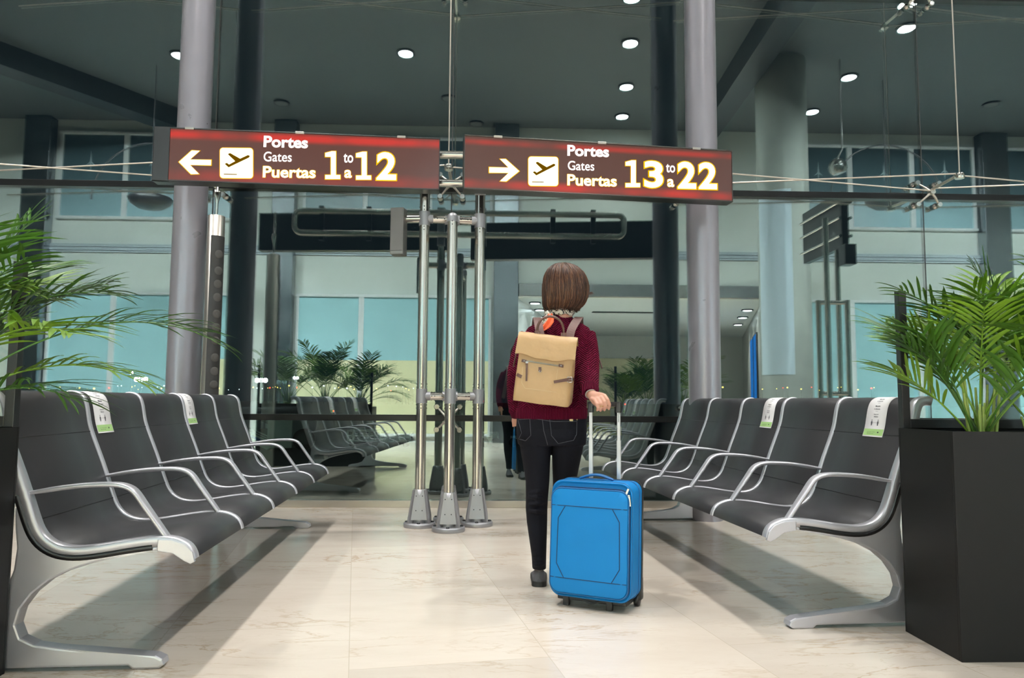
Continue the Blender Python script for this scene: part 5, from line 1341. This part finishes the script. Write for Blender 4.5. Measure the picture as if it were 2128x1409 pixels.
# base, wheels, feet
MB().box(cs(0,0.11,0.034), (Wc-0.06,0.13,0.020), bevel=0.006).build('base_plate', RUB, case)
for x in (-0.115, 0.085): MB().box((x,0.045,0.022), (0.028,0.022,0.044), bevel=0.004).build('foot', RUB, case)
MB().tube([(-0.05+0.1*k_/8-0.0, 0.05, 0.040-0.018*math.sin(PI*k_/8)) for k_ in range(9)], [(0.010,0.006)]*9, 10).build('bottom_grip', RUB, case)
for s in (-1, 1):
    x = s*(Wc/2-0.022)
    MB().lathe((x-0.012, 0.175, 0.0262), [(0.010,0),(0.024,0.001),(0.026,0.004),(0.026,0.020),(0.024,0.023),(0.010,0.024)], 28, (1,0,0)).build('wheel', RUB, case)
    MB().box((x, 0.185, 0.075), (0.042,0.045,0.10), bevel=0.01).build('wheel_housing', RUB, case)

# ================================================================== PLANTERS AND PALMS
FROND = mat('palm_leaf', (0.042, 0.120, 0.010), 0.38, var=0.5, vscale=6, spec=0.5)
FROND2 = mat('palm_leaf_young', (0.13, 0.25, 0.015), 0.38, var=0.35, vscale=6, spec=0.5)
for m_ in (FROND, FROND2):
    b = m_.node_tree.nodes['Principled BSDF']; b.inputs['Subsurface Weight'].default_value = 0.0
STEM = mat('palm_stem', (0.28, 0.38, 0.08), 0.5, var=0.3); SOIL = mat('dark_soil', (0.03,0.02,0.015), 0.95, bump=(40,0.8,0.01), var=0.4)
def planter(x0, x1, yf, yb, h, glass_side, label):
    t = empty('planter_box', ((x0+x1)/2, (yf+yb)/2, 0), label, 'planter'); cx_, cy_ = (x0+x1)/2, (yf+yb)/2
    w_, d_ = x1-x0, yb-yf; wall = 0.012
    MB().box((0, -d_/2+wall/2, h/2), (w_, wall, h), bevel=0.002).build('front_panel', PLANTER, t)
    MB().box((0, d_/2-wall/2, h/2), (w_, wall, h), bevel=0.002).build('rear_panel', PLANTER, t)
    for s in (-1, 1): MB().box((s*(w_/2-wall/2), 0, h/2), (wall, d_-2*wall, h), bevel=0.002).build('end_panel', PLANTER, t)
    MB().box((0, 0, h-0.05), (w_-2*wall, d_-2*wall, 0.02)).build('soil', SOIL, t)
    ht = 0.555; yg = d_/2-0.02
    for s in (-1, 1): MB().box((s*(w_/2-0.016), yg, h+ht/2), (0.032, 0.032, ht), bevel=0.002).build('screen_post', BLACK, t)
    MB().box((0, yg, h+0.018), (w_-0.064, 0.03, 0.036), bevel=0.002).build('screen_rail', BLACK, t)
    MB().box((0, yg, h+0.036+(ht-0.05)/2), (w_-0.064, 0.008, ht-0.05)).build('screen_glass', CLEAR, t)
    return t
c1 = atZ(1866,1312,0); c2 = atZ(1999,1377,0)
print('planterR', c1, c2); HPL = 0.80
planter(c2.x, c2.x+1.25, c2.y, c1.y, HPL, -1, 'black steel planter box with a glass screen at the right edge')
d2 = atZ(10,1400,0); d2.y -= 0.40
planter(d2.x-1.55, d2.x, d2.y, d2.y+0.40, HPL, 1, 'black steel planter box with a glass screen at the left edge')
def frond(root, az, tilt, length, droop, nleaf=26, rnd=random, leaf=0.26, wl=0.016, stem=0.35):
    """one feather leaf: curved rachis, leaflets on both sides; returns MB for leaf"""
    mb = MB(); P = []; n = 16; d = Vector((math.cos(az)*math.sin(tilt), math.sin(az)*math.sin(tilt), math.cos(tilt))); p = Vector(root); horiz = Vector((math.cos(az), math.sin(az), 0)); ang = tilt
    for i in range(n+1):
        P.append(p.copy()); ang += droop/n*(0.4+1.2*i/n); d = horiz*math.sin(ang)+Vector((0,0,1))*math.cos(ang); p += d*(length/n)
    mb.tube(P, [0.0042*(1-0.8*i/n)+0.0006 for i in range(n+1)], 6)
    side = Vector((-math.sin(az), math.cos(az), 0))
    for k in range(nleaf):
        f = stem+(1-stem)*(k+0.5)/nleaf; i = min(int(f*n), n-1); q = P[i].lerp(P[i+1], f*n-i); t = (P[i+1]-P[i]).normalized(); up = side.cross(t).normalized()
        if up.z < 0: up = -up
        g = math.sin(PI*(0.12+0.80*(f-stem)/(1-stem)))**0.7; L_ = leaf*g*rnd.uniform(0.85, 1.1)
        for s in (-1, 1):
            if rnd.random() < 0.04: continue
            ld = (t*rnd.uniform(0.75,1.05)+side*s*rnd.uniform(0.75,0.95)+up*rnd.uniform(0.10,0.42)).normalized(); m_ = 6; vs = []; c = q.copy(); dd = ld.copy(); nn = up
            for j in range(m_+1):
                u = j/m_; w_ = wl*(math.sin(PI*min(1,(u*0.93+0.07)))**0.65)*(1 if u < 0.98 else 0.1); cr = dd.cross(nn).normalized()
                vs += [c-cr*w_/2+nn*0.0, c-nn*w_*0.14, c+cr*w_/2]; dd = (dd+Vector((0,0,-1))*rnd.uniform(0.05,0.13)*(0.5+u)).normalized(); c = c+dd*(L_/m_)
            mb.add(vs, [f_ for j in range(m_) for f_ in ((j*3, j*3+1, j*3+4, j*3+3), (j*3+1, j*3+2, j*3+5, j*3+4))], True)
    return mb
def palm(x, y, z, label, seed, spec, group=None, nst=10):
    rn = random.Random(seed); t = empty('areca_palm', (x, y, z), label, 'plant', group)
    for k in range(nst):
        a = rn.uniform(0, 2*PI); r_ = rn.uniform(0.01, 0.055); b_ = Vector((r_*math.cos(a), r_*math.sin(a), -0.02)); L_ = rn.uniform(0.12, 0.30); tip = b_*1.6+Vector((0,0,L_))
        MB().tube([b_, b_.lerp(tip,0.5)+Vector((0,0,0.0)), tip], [0.006,0.0055,0.004], 8).build('stem', STEM, t)
    for az, tilt, ln, dr in spec:
        r_ = rn.uniform(0.0, 0.03); root = (r_*math.cos(az), r_*math.sin(az), rn.uniform(0.0, 0.10))
        frond(root, az, tilt, ln, dr, int(9+ln*11), rn, leaf=rn.uniform(0.22,0.30), wl=rn.uniform(0.011,0.018), stem=0.42).build('frond', FROND2 if rn.random() < 0.45 else FROND, t, fix=False)
    return t
def rs(seed, n, l0=0.5, l1=0.8, t0=8, t1=48, d0=45, d1=100, bias=None):
    rn = random.Random(seed); o = []
    for k in range(n):
        az = 2*PI*k/n+rn.uniform(-0.25,0.25) if bias is None else bias[0]+rn.uniform(-1,1)*bias[1]
        o.append((az, R(rn.uniform(t0, t1)), rn.uniform(l0, l1), R(rn.uniform(d0, d1))))
    return o
yP = (c1.y+c2.y)/2-0.03
# right planter
palm(c2.x+0.20, yP, HPL-0.04, 'palm in the right planter, nearest the seats', 11, rs(1, 14, 0.40, 0.60, 6, 40, 25, 65)+[(PI, R(38), 0.40, R(28)), (PI*0.95, R(20), 0.44, R(35))], None, 14)
palm(c2.x+0.47, yP+0.02, HPL-0.04, 'tallest palm at the right edge of the photo, over the right planter', 12, rs(2, 16, 0.55, 0.80, 4, 34, 25, 70)+[(PI*0.9, R(22), 0.58, R(50)), (PI*1.05, R(12), 0.62, R(40))], None, 14)
palm(c2.x+0.95, yP, HPL-0.04, 'palm in the far right of the right planter, reflected in the glass', 13, rs(3, 14, 0.65, 0.9, 5, 42, 40, 85))
# left planter
palm(d2.x-0.20, d2.y+0.20, HPL-0.04, 'palm in the left planter with one long frond over the seats', 14, rs(4, 12, 0.55, 0.74, 8, 42, 45, 90)+[(R(18), R(40), 1.00, R(84)), (R(34), R(30), 0.70, R(42)), (R(-5), R(55), 0.50, R(60)), (R(50), R(12), 0.72, R(26)), (R(-20), R(40), 0.70, R(70)), (R(8), R(48), 0.72, R(75)), (R(80), R(20), 0.8, R(60))], None, 12)
palm(d2.x-0.68, d2.y+0.22, HPL-0.04, 'middle palm of the left planter, reflected in the glass', 15, rs(5, 16, 0.75, 1.02, 4, 36, 35, 85))
palm(d2.x-1.18, d2.y+0.22, HPL-0.04, 'palm at the far end of the left planter, reflected in the glass', 16, rs(6, 15, 0.75, 1.0, 5, 42, 40, 90))
# broad leaved plant with red bracts, seen in the glass under the blue screens
q = mir(1528, 812, -1.3); t = empty('broadleaf_plant', (q.x, -1.3, 0), 'broad leaved plant with red flowers right of the right steel column', 'plant')
MB().lathe((0,0,0), [(0.20,0),(0.26,0.5),(0.24,0.5),(0.22,0.46)], 24).build('pot', PLANTER, t)
rn = random.Random(9)
for k in range(9):
    az = 2*PI*k/9+rn.uniform(-.3,.3); L_ = rn.uniform(0.35, 0.6); ti = rn.uniform(0.25, 0.8); p = Vector((0,0,0.46)); d_ = Vector((math.cos(az)*math.sin(ti), math.sin(az)*math.sin(ti), math.cos(ti))); sd = Vector((-math.sin(az), math.cos(az), 0)); rg = []
    for j in range(12):
        f = j/11; w_ = 0.008+0.085*max(0, math.sin(PI*max(0,(f-0.35)/0.65)))**0.8; c = p+d_*(L_*1.2*f)+Vector((math.cos(az)*0.12*f*f, math.sin(az)*0.12*f*f, -0.15*f*f)); rg.append([c-sd*w_, c+Vector((0,0,-w_*0.25)), c+sd*w_, c+Vector((0,0,-w_*0.25-0.002))])
    MB().rings(rg).build('leaf', FROND, t)
RB = mat('red_bract', (0.45,0.02,0.02), 0.5)
for k in range(6):
    az = rn.uniform(0, 2*PI); p = Vector((0.14*math.cos(az), 0.14*math.sin(az), 0.46)); e = p+Vector((0.05*math.cos(az), 0.05*math.sin(az), rn.uniform(0.22,0.38)))
    MB().tube([p, p.lerp(e,0.6), e], [0.006,0.006,0.002], 6).tube([p.lerp(e,0.55), p.lerp(e,0.8), e], [0.008,0.03,0.004], 8).build('flower', RB, t)

# ================================================================== OUTSIDE, THROUGH THE GLASS
FLOOD = emit('floodlight', (0.85, 0.95, 1.0), 60); WL = emit('white_city_light', (0.9, 0.95, 1.0), 3.5); YL = emit('yellow_city_light', (1.0, 0.62, 0.12), 3.5); RL = emit('red_light', (1.0, 0.03, 0.01), 5.0)
MAST = mat('mast_grey', (0.2,0.2,0.2), 0.5, 0.5)
MAST = mat('mast_grey', (0.02,0.02,0.02), 0.6)
def flood(px, py, Y, n, r, label):
    p = atY(px, py, Y); t = empty('floodlight_mast', (p.x, Y, -0.02), label, 'floodlight')
    MB().tube([(0,0,0),(0,0,p.z+0.4)], [0.12,0.08], 10).build('mast', MAST, t)
    for k in range(n):
        MB().lathe((-(n-1)*r*0.9+k*r*1.8, 0.0, p.z), [(r*0.9,-0.05),(r,0),(r*0.6,0.05)], 20, (0,-1,0)).build('lamp_head', FLOOD, t)
flood(293, 788, 80, 3, 0.26, 'cluster of bright white floodlights beyond the left steel column')
flood(273, 774, 95, 1, 0.24, 'smaller floodlight left of the brightest cluster')
flood(543, 790, 80, 3, 0.24, 'bright floodlights seen left of the reflected palms')
flood(615, 785, 95, 2, 0.18, 'pair of floodlights seen among the reflected palms')
def lamp(px, py, Y, r, m, label, grp=None):
    p = atY(px, py, Y); t = empty('distant_lamp', (p.x, Y, -0.02), label, 'light', grp)
    o = MB(); ell(o, (0,0,p.z), (r, r, r), 5); o.build('lamp_head', m, t)
    MB().tube([(0,0,0),(0,0,p.z-r*0.9)], [0.03*Y/60]*2, 6).build('pole', MAST, t)
rn = random.Random(5); used = []
for k in range(72):
    while True:
        px = rn.uniform(50, 870) if k < 58 else rn.uniform(1490, 1820)
        if all(abs(px-u) > 4 for u in used): break
    used.append(px); py = 806+rn.gauss(0, 2.6) if px < 900 else 800+rn.uniform(0, 18)
    c = rn.random(); nm, m_ = ('white', WL) if (c < 0.55 and px < 900) else ('yellow', YL)
    if c > 0.93: nm, m_ = 'red', RL
    lamp(px, py, 150, 0.09+0.13*rn.random()**2, m_, 'tiny distant %s light on the night horizon' % nm, 'distant %s lights' % nm)
for (px, py), lb in (((693,853),'red light seen over the reflected left bench'), ((1299,839),'red light beside the suitcase handle'), ((1004,833),'red light right of the stanchion poles')):
    p = atY(px, py, 30); t = empty('signal_lamp', (p.x, 30, -0.02), lb, 'light'); o = MB(); ell(o, (0,0,p.z), (0.03,0.03,0.03), 8); o.build('lamp_head', RL, t)
    MB().tube([(0,0,0),(0,0,p.z-0.05)], [0.012]*2, 6).build('pole', MAST, t)
VWH = mat('vehicle_white', (0.62,0.66,0.60), 0.5, var=0.05); VBL = mat('vehicle_blue', (0.02,0.07,0.32), 0.5); VYE = mat('safety_yellow', (0.75,0.60,0.02), 0.5)
# conveyor ramp outside, left
Yv = 13.5
a_, b_ = atY(470, 868, Yv), atY(580, 918, Yv); c_, d_ = atY(470, 893, Yv), atY(556, 935, Yv)
t = empty('conveyor_ramp', ((a_.x+b_.x)/2, Yv, 0), 'white sloping conveyor ramp with a blue stripe outside behind the left bench', 'vehicle'); o_ = Vector(((a_.x+b_.x)/2, Yv, 0))
def slope_(fr0, fr1, nm, m, y0=-0.05, y1=1.2):
    P = [a_.lerp(c_, fr0), b_.lerp(d_, fr0), b_.lerp(d_, fr1), a_.lerp(c_, fr1)]; P = [p-o_ for p in P]
    return MB().add([p+Vector((0,y0,0)) for p in P]+[p+Vector((0,y1,0)) for p in P], [(0,1,2,3),(4,7,6,5),(0,4,5,1),(1,5,6,2),(2,6,7,3),(3,7,4,0)]).build(nm, m, t)
slope_(-0.10, 0.0, 'rail', VWH); slope_(0.10, 0.17, 'rail', VWH); slope_(0.26, 0.40, 'side_panel', VWH); slope_(0.42, 0.62, 'blue_stripe', VBL); slope_(0.64, 1.0, 'side_panel', VWH)
e0, e1 = atY(556, 907, Yv), atY(607, 942, Yv)
MB().box(((e0.x+e1.x)/2-o_.x, 0.5, 0.30), (e1.x-e0.x, 1.1, 0.55), bevel=0.03).build('cabin', VWH, t)
for s in (-0.6, 0.2, 0.9): MB().lathe((s, -0.02, 0.18), [(0.10,0),(0.19,0.02),(0.19,0.16),(0.1,0.18)], 20, (0,1,0)).build('wheel', RUB, t)
def cage(x0, x1, y, z0, z1, dep, m, label, r=0.018, bars=4, cat='trolley', name='baggage_trolley'):
    t = empty(name, ((x0+x1)/2, y, 0), label, cat); w_ = (x1-x0)/2; mb = MB()
    for yy in (0, dep):
        for zz in (z0, z1, (z0+z1)/2): mb.tube([(-w_,yy,zz),(w_,yy,zz)], [r]*2, 8)
        for k in range(bars+1): xx = -w_+2*w_*k/bars; mb.tube([(xx,yy,z0),(xx,yy,z1)], [r]*2, 8)
    for xx in (-w_, w_):
        for zz in (z0, z1): mb.tube([(xx,0,zz),(xx,dep,zz)], [r]*2, 8)
    mb.tube([(-w_,0,z0),(-w_+w_*0.5,0,z1)], [r]*2, 8); mb.build('frame', m, t)
    for xx in (-w_*0.7, w_*0.7): MB().lathe((xx,0.0,z0*0.5 if z0 > 0.1 else 0.05), [(z0*0.3,0),(max(z0*0.5,0.05),0.01),(max(z0*0.5,0.05),0.06),(z0*0.3,0.07)], 16, (0,1,0)).build('wheel', RUB, t)
    return t
def cg(px0, px1, py0, py1, Y, *a, **k):
    p, q = atY(px0, py1, Y), atY(px1, py0, Y); return cage(p.x, q.x, Y, max(0.12, p.z), q.z, 0.7, *a, **k)
cg(722, 790, 896, 924, 14.2, VWH, 'white tubular trolley outside, in front of the reflected left bench', bars=6)
cg(796, 852, 901, 924, 14.2, VWH, 'pale tubular trolley outside, left of the stanchion poles', bars=5)
cg(1228, 1290, 888, 903, 17.0, VYE, 'yellow tubular cart outside behind the suitcase handle', bars=6)
# white tug cabs
def tug(px0, px1, py0, py1, Y, label):
    p, q = atY(px0, py1, Y), atY(px1, py0, Y); w_ = q.x-p.x; z0 = max(0.1, p.z); h = q.z-z0; t = empty('ground_tug', ((p.x+q.x)/2, Y, 0), label, 'vehicle')
    e = 0.05
    for xx in (-w_/2+e/2, -w_*0.12, w_*0.22, w_/2-e/2): MB().box((xx, 0, z0+h*0.55), (e, e, h*0.9), bevel=0.01).build('post', VWH, t)
    MB().box((0, 0.35, z0+h), (w_*1.02, 0.8, 0.05), bevel=0.02).build('roof', VWH, t)
    MB().box((0, 0.35, z0+h*0.12), (w_, 0.8, h*0.26), bevel=0.03).build('body', VWH, t)
    for xx in (-w_*0.32, w_*0.32): MB().lathe((xx, -0.06, z0*0.9), [(0.04,0),(z0*0.9,0.01),(z0*0.9,0.08),(0.04,0.09)], 16, (0,1,0)).build('wheel', RUB, t)
tug(1000, 1037, 903, 926, 14.5, 'small white tug cab outside, right of the stanchion poles')
tug(1063, 1083, 912, 926, 14.5, 'small white crate cart outside, half hidden by the person')
